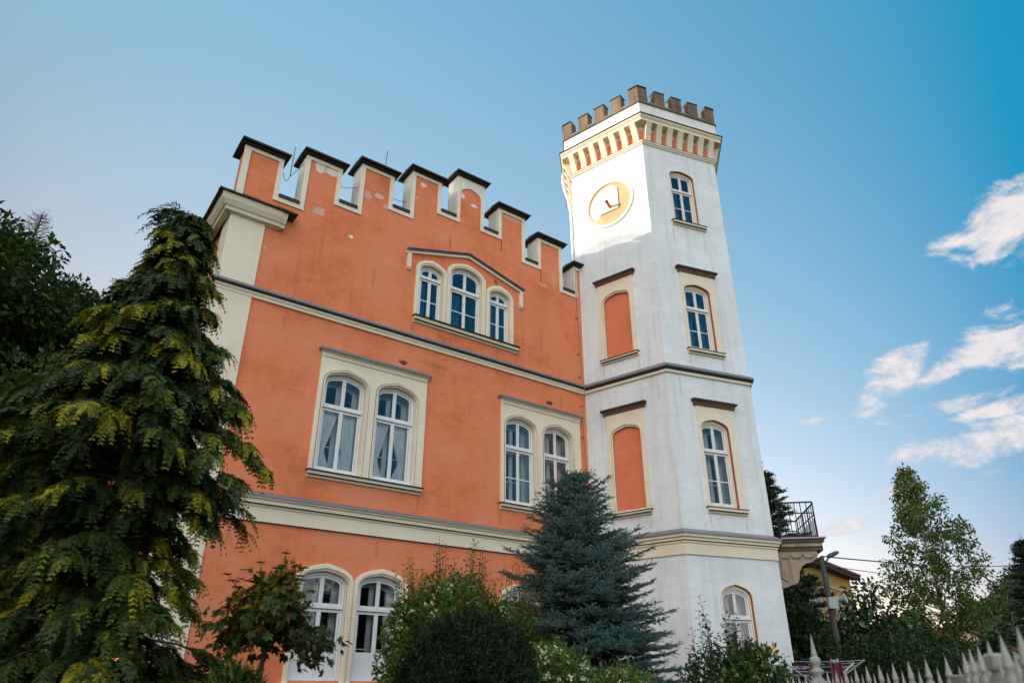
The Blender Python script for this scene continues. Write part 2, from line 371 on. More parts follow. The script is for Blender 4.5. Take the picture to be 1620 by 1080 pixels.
# ------------------------------------------------------------------ windows
def window(mx, parent, cx, hw, z0, zs, za, ztr, y=.12, glass='glass', bar=True, panel=0, curtain=None, inner=True, lab=None):
    """casement: arched frame, mullion, transom, glazing bars; second sash and white jamb behind, panes and curtain as sub-parts"""
    b = MB(mx); F = M['frame']; fw = .05
    O = arch(cx, hw, z0, zs, za); I = arch(cx, hw - fw, z0 + fw, zs, za - fw * 1.05)
    b.ring(O, I, y, y + .06, F); b.box(cx - hw + .001, cx + hw - .001, y + .002, y + .06, z0, z0 + fw, F)
    S2 = arch(cx, hw - fw - .008, z0 + fw, zs, za - fw * 1.05 - .008); I2 = arch(cx, hw - fw - .05, z0 + fw + .05, zs, za - fw - .055)
    b.ring(S2, I2, y + .018, y + .06, F); b.box(cx - hw + fw, cx + hw - fw, y + .02, y + .06, z0 + fw, z0 + fw + .045, F)
    ztop = za - fw - .01
    b.box(cx - .045, cx + .045, y + .008, y + .055, z0 + .01, ztop - .02, F)
    b.box(cx - .012, cx + .012, y - .006, y + .01, z0 + .02, ztop - .05, F)
    b.box(cx - hw + .01, cx + hw - .01, y - .012, y + .055, ztr - .03, ztr + .035, F)
    b.box(cx - hw + .03, cx + hw - .03, y + .004, y + .05, ztr - .085, ztr + .08, F)
    b.box(cx - hw + .01, cx + hw - .01, y - .02, y - .012, ztr - .034, ztr - .022, M['edge'])
    if bar:
        zb = z0 + (ztr - z0) * .46
        b.box(cx - hw + .06, cx + hw - .06, y + .022, y + .042, zb - .013, zb + .013, F)
    if panel: b.box(cx - hw + .06, cx + hw - .06, y + .024, y + .05, z0 + .05, z0 + panel, F)
    # white jamb lining between the two sashes and the second sash
    if inner:
        J0 = arch(cx, hw - .02, z0 + .01, zs, za - .02); n = len(J0); y1 = y + .34
        J1 = arch(cx, hw - .02, z0 + .01, zs, za - .02)
        b.add([(p[0], y + .06, p[1]) for p in J0] + [(p[0], y1, p[1]) for p in J1], [(i, i + 1, n + i + 1, n + i) for i in range(n - 1)] + [(0, n - 1, 2 * n - 1, n)], F)
        K0 = arch(cx, hw + .1, z0 - .1, zs, za + .1); K1 = arch(cx, hw - .15, z0 + .12, zs - .02, za - .17)
        b.ring(K0, K1, y1 - .02, y1 + .03, F); b.box(cx - hw, cx + hw, y1 - .018, y1 + .03, z0 - .1, z0 + .12, F)
        b.box(cx - .055, cx + .055, y1 - .015, y1 + .025, z0 + .05, za - .12, F)
        b.box(cx - hw + .05, cx + hw - .05, y1 - .013, y1 + .02, ztr - .05, ztr + .05, F)
        b.box(cx - hw + .1, cx + hw - .1, y1 - .01, y1 + .01, z0 + (ztr - z0) * .45 - .015, z0 + (ztr - z0) * .45 + .015, F)
    wd = b.build('window', parent)
    if lab: wd['label'] = lab
    g = MB(mx); rnd = random.Random(int(cx * 977 + z0 * 131)); e = .006
    xs = ((cx - hw + .07, cx - .04), (cx + .04, cx + hw - .07))
    for (xa, xb) in xs:
        zz = [(z0 + .07, ztr - .06)]
        for za_, zb_ in zz:
            j = [rnd.uniform(-e, e) for _ in range(3)]
            g.add([(xa, y + .032 + j[0], za_), (xb, y + .032 + j[1], za_), (xb, y + .032 + j[2], zb_), (xa, y + .032 + j[0] - j[1] + j[2], zb_)], [(0, 1, 2, 3)], M[glass])
        P = [(xa, ztr + .06)] + [(xb, ztr + .06)]
        N = 7; top = [(xb + (xa - xb) * i / N, arch_z(xb + (xa - xb) * i / N, cx, hw - .06, zs, za - .07)) for i in range(N + 1)]
        P += top; g.add([(p[0], y + .031, p[1]) for p in P], [tuple(range(len(P)))], M[glass])
    g.build('pane', wd)
    if curtain:
        cm = MB(mx); yc = y + .13 if curtain in ('tied', 'half') else y + .42
        mt = M['lace'] if curtain == 'tied' else M['lace2']
        for sx, (xa, xb) in enumerate(xs):
            if curtain == 'half' and sx: continue
            nx, nz = 26, 16; zb, ztp = z0 + .06, ztr - .09; vs = []
            for j in range(nz + 1):
                t = j / nz; z = zb + (ztp - zb) * t
                if curtain == 'tied':
                    wfrac = (.42 + .63 * max(0, (t - .36) / .64) ** .8) if t > .36 else (.42 + .5 * ((.36 - t) / .36) ** 1.2)
                    if sx == 1 and cx < -7: wfrac = min(1, wfrac + .3)
                else: wfrac = .95
                for i in range(nx + 1):
                    q = i / nx
                    x = xa + (xb - xa) * q * wfrac if sx == 0 else xb - (xb - xa) * q * wfrac
                    vs.append((x, yc + .022 * math.sin(q * 26 + sx * 2 + cx) + .01 * math.sin(q * 57 + t * 2), z))
            fs = [(j * (nx + 1) + i, j * (nx + 1) + i + 1, (j + 1) * (nx + 1) + i + 1, (j + 1) * (nx + 1) + i) for j in range(nz) for i in range(nx)]
            cm.add(vs, fs, mt)
        cm.build('curtain', wd, smooth=True)
    return wd
def hood(b, x0, x1, z0, z1, mt_top, mt_body, o=.14):
    b.profx([(-.03, z0), (-.05, z0 + .03), (-o * .55, z0 + (z1 - z0) * .45), (-o * .8, z1 - .07), (-o * .8, z1 - .062), (.0, z1 - .062), (0, z0)], x0 + .05, x1 - .05, mt_body)
    b.profx([(-o, z1 - .06), (-o, z1 - .004), (.0, z1 + .02), (0, z1 - .06)], x0, x1, mt_top)
def sill(b, x0, x1, z0, z1, o=.14, mt=None):
    c = mt or M['cream']
    b.profx([(-.03, z0), (-.06, z0 + .02), (-.06, z0 + .055), (-.10, z0 + .075), (-.10, z1 - .03), (0.1, z1 - .03), (.1, z0)], x0 + .03, x1 - .03, c)
    b.box(x0 + .02, x1 - .02, -.102, -.05, z0 + .052, z0 + .066, M['edge'])
    b.profx([(-o, z1 - .03), (-o, z1 - .014), (.12, z1 + .012), (.12, z1 - .03)], x0, x1, M['darkmetal'])

# ================================================================== VILLA (orange house)
J = Vector((2.1217, 19.1528, 0)); ANG = R(90 - 54.06)
villa = thing('villa', 'long orange rendered house with stepped battlements, cream trim and arched white windows', 'house', J, ANG)
WX = None
MER = [(-10.47, -9.52, 11.66), (-9.0, -8.04, 12.10), (-7.54, -6.58, 12.55), (-6.06, -5.11, 13.03), (-4.60, -3.66, 13.58), (-3.15, -2.16, 13.05), (-1.68, -.72, 12.57), (-.25, .12, 12.06)]
CB = [10.55, 11.06, 11.56, 12.07, 12.07, 11.57, 11.05]       # crenel sills
out = [(-10.43, -1.75), (.12, -1.75)]
top = []
for i, (a, b_, z) in enumerate(MER):
    a2 = -10.43 if i == 0 else a
    top += [(a2, z), (b_, z)]
    if i < 7: top += [(b_, CB[i]), (MER[i + 1][0], CB[i])]
out += top[::-1]
DBL = [(-7.29, .5), (-6.0, .49), (-2.36, .485), (-1.1, .48)]
TRI = [(-5.27, .335, 9.93, 10.17, 9.80), (-4.185, .485, 10.16, 10.47, 9.79), (-3.075, .335, 9.90, 10.14, 9.79)]
GND = [-7.28, -6.03, -2.36, -1.12]
holes = [arch(c, h + .01, 4.22, 6.22, 6.51) for c, h in DBL] + [arch(c, h + .01, 8.56, zs, za + .01) for c, h, zs, za, zt in TRI] + [arch(c, .5, .2, 1.93, 2.2) for c in GND]
b = MB()
b.prism(out, 0, .5, M['orange'], holes, side=M['orange'], holeside=M['frame'], sidef=lambda p, q: M['creamw'] if min(p[1], q[1]) > 10.4 and max(p[1], q[1]) < 14 else None)
# left flank wall and rear wall (rear wall with the same stepped battlement), plain box behind the front
b.add([(-10.43, .5, -1.75), (-10.43, 14.5, -1.75), (-10.43, 14.5, 9.9), (-10.43, .5, 9.9)], [(0, 1, 2, 3)], M['orange'])
b.add([(1.5, 14.5, -1.75), (-10.43, 14.5, -1.75), (-10.43, 14.5, 9.9), (1.5, 14.5, 9.9)], [(0, 1, 2, 3)], M['orange'])
b.add([(1.5, .5, -1.75), (1.5, 14.5, -1.75), (1.5, 14.5, 9.9), (1.5, .5, 9.9)], [(0, 1, 2, 3)], M['orange'])
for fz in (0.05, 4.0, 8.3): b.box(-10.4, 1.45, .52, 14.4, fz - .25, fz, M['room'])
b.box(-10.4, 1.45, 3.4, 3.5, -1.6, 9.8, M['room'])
b.build('wall', villa)
# pilaster at the corner
b = MB(); b.box(-10.47, -9.69, -.04, 0, -1.75, 9.75, M['cream']); b.box(-10.47, -10.43, 0, .62, -1.75, 9.75, M['cream'])
b.build('corner_pilaster', villa)
# parapet trim: cream bands round every merlon panel
b = MB(); tw = .12; ty = -.03
for i in range(7):
    xl, xr, zb = MER[i][1], MER[i + 1][0], CB[i]; zl, zr = MER[i][2], MER[i + 1][2]
    b.prism(ccw([(xl - tw, zb - tw), (xl - tw, zl), (xl, zl), (xl, zb), (xr, zb), (xr, zr), (xr + tw, zr), (xr + tw, zb - tw)]), ty, -.001, M['cream'], back=False)
b.box(-10.47, -10.31, ty, -.001, 9.98, MER[0][2], M['cream'])
for i, (x0, x1, z) in enumerate(MER):
    l = x0 + (.16 if i == 0 else tw); r = x1 - tw if i < 7 else .12
    if i == 4:
        A = arch((l + r) / 2, (r - l) / 2 + .0, 12.9, 12.98, 13.28)
        b.prism(ccw([(l, 12.9), (l, z), (r, z), (r, 12.9)][:1] + [(l, z), (r, z)] + A[::-1][0:0] + [(r, 12.9)] + A[-2:0:-1]), ty + .002, -.001, M['creamw'], back=False)
    else: b.box(l, r, ty, -.001, z - .1, z, M['cream'])
    if i < 7: b.box(l - .001, l + .012, -.012, 0, CB[min(i, 6)] if i == 0 else min(CB[i - 1], CB[i]), z - .1, M['edge'])
b.build('parapet_trim', villa)
for i, (x0, x1, z) in enumerate(MER):                       # metal caps
    b = MB(); xa, xb = x0 - .11, (x1 + .11 if i < 7 else .12)
    b.box(x0 - .05, x1 + (.05 if i < 7 else 0), -.07, .57, z + .004, z + .06, M['edge'])
    b.prism(ccw([(xa, z + .06), (xa, z + .10), (xb, z + .10), (xb, z + .06)]), -.20, .70, M['darkmetal'])
    b.box(x0 - .09, x1 + (.09 if i < 7 else 0), -.12, .62, z + .02, z + .036, M['darkmetal'])
    b.add([(xa, -.20, z + .101), (xb, -.20, z + .101), (xb, .25, z + .17), (xa, .25, z + .17), (xa, .70, z + .101), (xb, .70, z + .101)], [(0, 1, 2, 3), (3, 2, 5, 4), (0, 3, 4), (1, 5, 2)], M['metal'])
    b.build('merlon_cap', villa)
for i in range(7):
    b = MB(); xl, xr, zb = MER[i][1], MER[i + 1][0], CB[i]
    b.profx([(-.06, zb + .004), (-.06, zb + .09), (.25, zb + .12), (.56, zb + .09), (.56, zb + .004)], xl + .006, xr - .006, M['darkmetal'])
    b.build('crenel_flashing', villa)
# belt courses
b = MB()
b.profx([(0, 7.74), (-.05, 7.74), (-.06, 7.80), (-.09, 7.83), (-.09, 7.86), (0, 7.86)], -10.50, .06, M['cream'])
b.profx([(0, 7.862), (-.10, 7.862), (-.125, 7.895), (-.125, 7.912), (0, 7.912)], -10.56, .06, M['edge'])
b.profx([(0, 7.914), (-.145, 7.914), (-.145, 7.965), (0, 8.06)], -10.58, .06, M['metal'], mts=[M['edge']])
b.build('belt_course', villa)
b = MB()
b.box(-10.50, .06, -.035, -.001, 3.0, 3.28, M['cream'])
b.box(-10.50, .06, -.042, -.001, 2.985, 2.999, M['edge'])
b.profx([(0, 3.282), (-.06, 3.282), (-.06, 3.32), (-.10, 3.34), (-.10, 3.40), (-.15, 3.43), (-.15, 3.455), (0, 3.455)], -10.54, .06, M['cream'])
b.box(-10.53, .06, -.103, -.058, 3.322, 3.334, M['edge'])
b.profx([(0, 3.457), (-.175, 3.457), (-.175, 3.50), (0, 3.58)], -10.58, .06, M['metal'], mts=[M['edge']])
b.build('frieze_band', villa)
# corner eave cornice with tiles, returning along the flank
b = MB()
PR = [(.0, 9.66), (.12, 9.665), (.14, 9.74), (.17, 9.75), (.24, 9.86), (.27, 9.98), (.27, 10.0), (0, 10.0)]
b.profx([(-o - .03, z) for o, z in PR], -10.47 - .03, -9.40, M['cream'])
for (o1, z1), (o2, z2) in zip(PR, PR[1:]):           # flank run, mitred at the corner
    b.add([(-10.47 - o1 - .03, -o1 - .03, z1), (-10.47 - o2 - .03, -o2 - .03, z2), (-10.47 - o2 - .03, 14.6, z2), (-10.47 - o1 - .03, 14.6, z1)], [(0, 1, 2, 3)], M['cream'])
    b.add([(-10.47 - o1 - .03, -o1 - .03, z1), (-10.47 - o2 - .03, -o2 - .03, z2), (-10.5, -o2 - .03, z2), (-10.5, -o1 - .03, z1)], [(0, 1, 2, 3)], M['cream'])
b.add([(-10.5, -.03, 9.661), (-9.40, -.03, 9.661), (-9.40, .3, 9.661), (-10.5, .3, 9.661)], [(0, 1, 2, 3)], M['cream'])
b.add([(-9.40, -o - .03, z) for o, z in PR], [tuple(range(len(PR)))], M['cream'])
# stepped end return profile at right
b.profx([(-o * .9 - .03, z) for o, z in PR], -9.40, -9.28, M['cream']); 
b.profx([(0, 9.64), (-.06, 9.64), (-.06, 9.66), (0, 9.66)], -10.5, -9.36, M['cream'])
b.build('eave_cornice', villa)
b = MB(); rnd = random.Random(4)
x = -10.83
while x < -9.2:
    b.profx([(-.36, 10.003), (-.36, 10.04 + rnd.uniform(-.01, .015)), (0, 10.22 + rnd.uniform(-.01, .015)), (0, 10.003)], x, x + .155, M['tile']); x += .16
b.profx([(-.34, 10.0), (-.34, 10.03), (0, 10.2), (0, 10.0)], -10.81, -9.2, M['tile'])
for s in range(2):
    pass
b.add([(-10.85, -.36, 10.0), (-10.85, 14.8, 10.0), (-10.85, 14.8, 10.05), (-10.85, -.36, 10.05)], [(0, 1, 2, 3)], M['tile'])
b.add([(-10.85, -.36, 10.05), (-10.85, 14.8, 10.05), (-4.13, 14.8, 11.7), (-4.13, .5, 11.7), (-10.40, .5, 10.16), (-10.4, 0, 10.16)], [(0, 1, 2, 3, 4, 5)], M['tile'])
b.add([(-10.85, -.36, 10.001), (-10.85, 14.8, 10.001), (-10.5, 14.8, 10.001), (-10.5, -.36, 10.001)], [(0, 1, 2, 3)], M['tile'])
b.add([(-4.13, .5, 11.7), (-4.13, 14.8, 11.7), (1.6, 14.8, 10.1), (1.6, .5, 10.1)], [(0, 1, 2, 3)], M['tile'])
b.add([(-10.43, 14.5, 9.9), (1.5, 14.5, 9.9), (-4.13, 14.5, 11.68)], [(0, 1, 2)], M['orange'])
b.build('roof', villa)
# paired window surrounds
for (x0, x1, cs, h) in ((-7.95, -5.24, (-7.29, -6.0), .5), (-3.0, -.31, (-2.36, -1.1), .48)):
    b = MB()
    P = ccw([(x0, 4.19), (x0, 6.90), (x1, 6.90), (x1, 4.19)])
    b.prism(P, -.06, -.001, M['cream'], [arch(c, h + .035, 4.2, 6.22, 6.555) for c in cs], back=False)
    for c in cs:
        b.ring(arch(c, h + .055, 4.2, 6.22, 6.58), arch(c, h + .03, 4.2, 6.22, 6.55), -.075, -.05, M['cream'])
        b.ring(arch(c, h + .035, 4.2, 6.22, 6.552), arch(c, h + .005, 4.2, 6.22, 6.515), -.03, .1, M['cream'])
        b.ring(arch(c, h + .07, 4.2, 6.22, 6.60), arch(c, h + .056, 4.2, 6.22, 6.583), -.0605, -.05, M['edge'], sides=False)
    b.box(x0 + .03, x1 - .03, -.066, -.05, 6.80, 6.812, M['edge'])
    sr = b.build('window_surround', villa)
    b = MB(); hood(b, x0 - .08, x1 + .09, 6.86, 7.0, M['metal'], M['cream'], .17)
    b.box(x0 - .03, x1 + .03, -.155, -.02, 6.945, 6.958, M['edge']); b.build('hood', sr)
    b = MB(); sill(b, x0 - .03, x1 + .03, 4.03, 4.20, .15); b.build('sill', sr)
    for c in cs: window(None, villa, c, h, 4.24, 6.22, 6.50, 5.69, .1, 'glass', bar=x0 > -5, curtain='tied' if x0 < -5 else None)
# triple window under the hood mould
b = MB()
for (c, h, zs, za, zt), (ho, zo) in zip(TRI, ((.475, 10.34), (.625, 10.63), (.465, 10.33))):
    st = [(ho, zo, -.05), (ho - .035, zo - .04, -.065), (h + .06, za + .075, -.045), (h + .02, za + .025, -.02)]
    for (h1, z1, y1), (h2, z2, y2) in zip(st, st[1:]):
        b.ring(arch(c, h1, 8.56, zs + .02, z1), arch(c, h2, 8.56, zs + .01, z2), y1, .05, M['cream'])
    b.ring(arch(c, h + .02, 8.56, zs, za + .025), arch(c, h + .005, 8.56, zs, za + .008), .0, .1, M['cream'])
sr = b.build('window_surround', villa)
b = MB(); sill(b, -5.76, -2.44, 8.38, 8.57, .16); b.build('sill', sr)
b = MB()
for x0, z0, x1, z1 in ((-6.06, 10.44, -4.16, 10.985), (-4.16, 10.985, -2.26, 10.47)):
    for (o, dz0, dz1, mt) in ((.07, -.13, -.06, M['cream']), (.11, -.058, -.022, M['brownmetal']), (.14, -.02, 0, M['metal'])):
        b.add([(x, y, z + d) for x, z in ((x0, z0), (x1, z1)) for y in (-o, -.001) for d in (dz0, dz1)], [(0, 1, 5, 4), (0, 4, 6, 2), (1, 3, 7, 5), (0, 2, 3, 1), (4, 5, 7, 6)], mt)
for x in (-6.03, -2.39):
    b.profx([(0, 9.86), (-.02, 9.84), (-.07, 9.9), (-.07, 10.37), (0, 10.37)], x, x + .11, M['cream'])
b.build('hood', sr)
for i, (c, h, zs, za, zt) in enumerate(TRI): window(None, villa, c, h, 8.58, zs, za, zt, .07, 'glassblue', curtain='half', inner=False)
# ground floor windows
for k in (0, 2):
    b = MB()
    for c in GND[k:k + 2]:
        st = [(.62, 2.34, -.05), (.595, 2.31, -.07), (.545, 2.25, -.03), (.51, 2.205, -.012)]
        for (h1, z1, y1), (h2, z2, y2) in zip(st, st[1:]):
            b.ring(arch(c, h1, .15, 1.95, z1), arch(c, h2, .15, 1.94, z2), y1, .05, M['cream'])
    sr = b.build('window_surround', villa)
    b = MB(); b.box(GND[k] - .72, GND[k + 1] + .72, -.14, .05, .06, .15, M['frame']); b.build('sill', sr)
    for c in GND[k:k + 2]: window(None, villa, c, .49, .2, 1.93, 2.19, 1.52, .1, 'glass', bar=False, panel=.52)
# lightning rods, cables
for x, zb, l in ((-9.25, 11.5, .95), (-6.75, 12.72, .9), (-3.95, 13.7, .45)):
    b = MB(); b.tube([(x, .3, zb), (x + .01, .3, zb + l)], .012, M['wire'], 6); b.build('lightning_rod', villa)
b = MB()
def drape(p0, p1, sag, n=8): return [tuple(p0[k] + (p1[k] - p0[k]) * i / n - (sag * 4 * (i / n) * (1 - i / n) if k == 2 else 0) for k in range(3)) for i in range(n + 1)]
for dp in (((-9.5, -.02, 11.3), (-9.25, .3, 11.5), .2, 8), ((-9.25, .3, 11.5), (-9.0, .1, 11.9), .0, 3), ((-8.04, .1, 11.65), (-7.54, .1, 11.85), .05, 8), ((-6.75, .3, 12.72), (-6.05, .3, 12.85), .05, 8), ((-6.58, .2, 12.05), (-6.06, .2, 12.1), .05, 8)):
    b = MB(); b.tube(drape(*dp), .008, M['wire'], 5); b.build('lightning_cable', villa)
b = MB()
cz = [12.0, 11.3, 10.6, 10.0, 9.3, 8.6, 8.2, 8.0, 7.9, 7.6, 7.0, 6.2, 5.4, 4.6, 3.7]
b.tube([(-.18 - .04 * math.sin(i * .9) if z > 8.1 or z < 7.6 else -.2, -.06 if z > 8.15 or z < 7.6 else -.21, z) for i, z in enumerate(cz)], .008, M['wire'], 5)
for z in (10.2, 9.0, 8.25, 7.35, 6.4): b.tube([(-.24, 0, z), (-.17, -.075, z + .02)], .014, M['brownmetal'], 5)
b.build('lightning_cable', villa)

# ================================================================== TOWER (hexagon)
E0 = Vector((4.1726, 17.5097, 0)); A = 2.745; TA = 21.3
dR = Vector((math.cos(R(TA)), math.sin(R(TA)), 0)); dL = Vector((math.cos(R(TA + 120)), math.sin(R(TA + 120)), 0))
TC = E0 + (dR + dL) * A
tower = thing('tower', 'tall white many-sided tower with a sundial, battlemented top and bracketed cornice', 'tower', TC)
VV = [(E0 - TC)]
for i in range(5): VV.append(VV[-1] + Vector((math.cos(R(TA + 60 * i)), math.sin(R(TA + 60 * i)), 0)) * A)
def face(i): return Matrix.Translation((VV[i].x, VV[i].y, H0)) @ Matrix.Rotation(R(TA + 60 * i), 4, 'Z')
def hexring(b, prof, mt, mts=None):
    """profile (offset, z) taken round the hexagon with mitres"""
    k = lambda o: (A + 1.1547 * o) / A
    for i, ((o1, z1), (o2, z2)) in enumerate(zip(prof, prof[1:])):
        for f in range(6):
            p, q = VV[f], VV[(f + 1) % 6]
            b.add([(p.x * k(o1), p.y * k(o1), z1), (q.x * k(o1), q.y * k(o1), z1), (q.x * k(o2), q.y * k(o2), z2), (p.x * k(o2), p.y * k(o2), z2)], [(0, 1, 2, 3)], mts[i] if mts else mt)
TW = [  # z0, spring, apex, transom, arch open hw, apex
    (.25, 2.02, 2.26, 1.58, True), (4.25, 6.27, 6.48, 5.70, False), (8.68, 10.52, 10.69, 9.99, False), (13.04, 14.77, 14.93, 14.26, True)]
TCX = 1.335
b = MB(face(0))
ho = [arch(TCX, .455, z0 - .03, zs, za + .085) for z0, zs, za, zt, bare in TW]
b.prism(ccw([(0, -1.75), (0, 16.75), (A, 16.75), (A, -1.75)]), 0, .16, M['white'], ho, back=False, holeside=M['red'])
mxs = [b]
for f in (1, 2, 3, 4):
    c = MB(face(f)); c.add([(0, 0, -1.75), (A, 0, -1.75), (A, 0, 16.75), (0, 0, 16.75)], [(0, 1, 2, 3)], M['white']); mxs.append(c)
c = MB(face(5)); bh = [arch(A - 1.37, .43, z0, zs, za) for z0, zs, za in ((4.24, 6.28, 6.51), (8.69, 10.5, 10.72))]
c.prism(ccw([(0, -1.75), (0, 16.75), (A, 16.75), (A, -1.75)]), 0, .07, M['white'], bh, back=False, holeside=M['cream']); mxs.append(c)
# merge faces into one wall mesh
wm = MB(Matrix.Identity(4))
for c in mxs:
    o = len(wm.v); wm.v += [tuple(c.mx @ Vector(v)) for v in c.v]
    for f_, m_ in zip(c.f, c.mi): wm.f.append([i + o for i in f_]); wm.mi.append(wm.m(c.mats[m_]))
wm.build('wall', tower)
for fz in (.0, 4.0, 8.4, 12.7):
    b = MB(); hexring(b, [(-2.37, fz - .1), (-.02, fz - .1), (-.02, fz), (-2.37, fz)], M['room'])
    b.build('floor_slab', tower)
b = MB(); hexring(b, [(0, 7.77), (.05, 7.77), (.06, 7.84), (0, 7.86)], M['cream'])
hexring(b, [(0, 7.862), (.08, 7.862), (.11, 7.895), (.11, 7.912), (0, 7.913)], M['edge'])
hexring(b, [(0, 7.914), (.13, 7.914), (.13, 7.975), (0, 8.07)], M['metal'], [M['edge'], M['metal'], M['metal']]); b.build('belt_course', tower)
b = MB(); hexring(b, [(0, 2.98), (.03, 2.985), (.03, 3.25), (.055, 3.26), (.055, 3.30), (.09, 3.32), (.09, 3.37), (.14, 3.40), (.14, 3.455), (0, 3.456)], M['cream'], [M['edge']] + [M['cream']] * 3 + [M['edge']] + [M['cream']] * 4)
hexring(b, [(0, 3.457), (.165, 3.457), (.165, 3.50), (0, 3.60)], M['metal'], [M['edge'], M['metal'], M['metal']]); b.build('frieze_band', tower)
# lower corbel moulding, corbels, cornice
b = MB(); hexring(b, [(0, 15.74), (.03, 15.745), (.04, 15.78), (.08, 15.82), (.08, 15.86), (0, 15.87)], M['cream'])
hexring(b, [(.082, 15.862), (.09, 15.866), (.09, 15.874), (.0, 15.88)], M['edge']); b.build('lower_moulding', tower)
b = MB(); hexring(b, [(.006, 15.875), (.006, 16.32)], M['orange2']); hexring(b, [(.006, 16.32), (.012, 16.32), (.012, 16.5)], M['cream']); b.build('frieze_panel', tower)
corb_me = None
for f in range(6):
    for i in range(7):
        x = .17 + i * (A - .34) / 6
        if corb_me is None:
            c = MB(Matrix.Identity(4))
            c.profx([(0, 0), (-.075, 0), (-.12, .2), (-.19, .42), (-.27, .6), (-.27, .62), (0, .62)], -.097, .097, M['cream'])
            corb = c.build('corbel', tower, bevel=.006); corb_me = corb
        else:
            corb = corb_me.copy(); sc.collection.objects.link(corb); corb.parent = tower
        corb.matrix_local = face(f) @ Matrix.Translation((x, 0, 15.88))
b = MB(); hexring(b, [(0, 16.5), (.28, 16.5), (.285, 16.6), (.30, 16.61), (.335, 16.66), (.345, 16.71), (0, 16.71)], M['cream'])
hexring(b, [(.0, 16.712), (.375, 16.712), (.375, 16.732), (.2, 16.80)], M['darkmetal'], [M['edge'], M['darkmetal'], M['metal']]); b.build('cornice', tower)
b = MB(); hexring(b, [(.2, 16.74), (.2, 17.31), (.24, 17.315), (.24, 17.355), (.2, 17.37), (-.12, 17.38), (-.12, 16.74)], M['whitetop'], [M['whitetop'], M['stone'], M['stone'], M['stone'], M['stone'], M['whitetop']]); b.build('parapet', tower)
b = MB(); hexring(b, [(-2.37, 16.9), (-.11, 16.8)], M['metal']); b.build('roof', tower)
MZ0, MZ1 = 17.365, 17.98; op = .215; t30 = math.tan(R(30)) * op
def mcap(c, P):
    ctr = Vector((sum(p[0] for p in P) / len(P), sum(p[1] for p in P) / len(P)))
    Q = [ctr + (Vector(p) - ctr) * 1.10 for p in P]; n = len(P)
    c.add([(q.x, q.y, MZ1 + .002) for q in Q] + [(q.x, q.y, MZ1 + .05) for q in Q], [tuple(range(n))[::-1], tuple(range(n, 2 * n))] + [(i, (i + 1) % n, n + (i + 1) % n, n + i) for i in range(n)], M['darkmetal'])
def planprism(c, P, z0, z1, mt):
    n = len(P)
    c.add([(p[0], p[1], z0) for p in P] + [(p[0], p[1], z1) for p in P], [tuple(range(n))[::-1], tuple(range(n, 2 * n))] + [(i, (i + 1) % n, n + (i + 1) % n, n + i) for i in range(n)], mt)
for f in range(6):
    L0, L1 = -t30, A + t30
    pitch = (L1 - L0 - .37) / 4
    for i in range(1, 4):
        xm = L0 + .185 + pitch * i
        c = MB(face(f)); P = [(xm - .19, -op), (xm + .19, -op), (xm + .19, .07), (xm - .19, .07)]
        planprism(c, P, MZ0, MZ1, M['stone']); mcap(c, P); c.build('merlon', tower, bevel=.008)
    for i in range(4):
        xm = L0 + .185 + pitch * (i + .5)
        c = MB(face(f)); c.profx([(-op - .03, MZ0 + .002), (-op - .03, MZ0 + .05), (-.05, MZ0 + .075), (.09, MZ0 + .05), (.09, MZ0 + .002)], xm - .135, xm + .135, M['metal']); c.build('crenel_flashing', tower)
    # corner merlon, bent along both faces
    k0 = (A + 1.1547 * op) / A; k1 = (A - 1.1547 * .07) / A
    p = VV[f]; dn = (VV[(f + 1) % 6] - p).normalized(); dp = (VV[f - 1] - p).normalized()
    po = p * k0; pi_ = p * k1; nn = Vector((dn.y, -dn.x, 0)); npv = Vector((-dp.y, dp.x, 0))
    P = [po + dp * .36, po, po + dn * .36, po + dn * .36 - nn * .285, pi_, po + dp * .36 - npv * .285]
    c = MB(); planprism(c, [(q.x, q.y) for q in P], MZ0, MZ1 + .03, M['stone'])
    c2 = [(q.x * 1.012, q.y * 1.012) for q in P]
    planprism(c, c2, MZ1 + .032, MZ1 + .075, M['darkmetal']); c.build('merlon', tower, bevel=.008)
b = MB(); pe = VV[0] * ((A + .2) / A); b.tube([(pe.x, pe.y, MZ1), (pe.x, pe.y, MZ1 + .16)], [.02, .006], M['black'], 6); b.build('lightning_rod', tower)
# glazed windows on the right face
for z0, zs, za, zt, bare in TW:
    b = MB(face(0))
    if bare:
        b.ring(arch(TCX, .485, z0 - .03, zs, za + .125), arch(TCX, .453, z0 - .03, zs, za + .083), -.012, .01, M['cream'])
    else:
        P = ccw([(.80, z0 - .06), (.80, za + .44), (2.0, za + .44), (2.0, z0 - .06)])
        b.prism(P, -.03, -.001, M['cream'], [arch(TCX, .455, z0 - .05, zs, za + .085)], back=False)
    b.ring(arch(TCX, .452, z0 - .03, zs, za + .082), arch(TCX, .405, z0 - .03, zs, za - .005), .075, .12, M['cream'])
    sr = b.build('window_surround', tower)
    if not bare:
        b = MB(face(0)); hood(b, .69, 2.09, za + .42, za + .60, M['darkmetal'], M['brownmetal'], .15); b.build('hood', sr)
    if z0 > 1:
        b = MB(face(0)); sill(b, .76, 2.0, z0 - .22, z0 - .05, .12); b.build('sill', sr)
    up = z0 > 8
    window(face(0), tower, TCX, .41, z0, zs, za, zt, .105, 'glassblue' if up else 'glass', bar=True, inner=True)
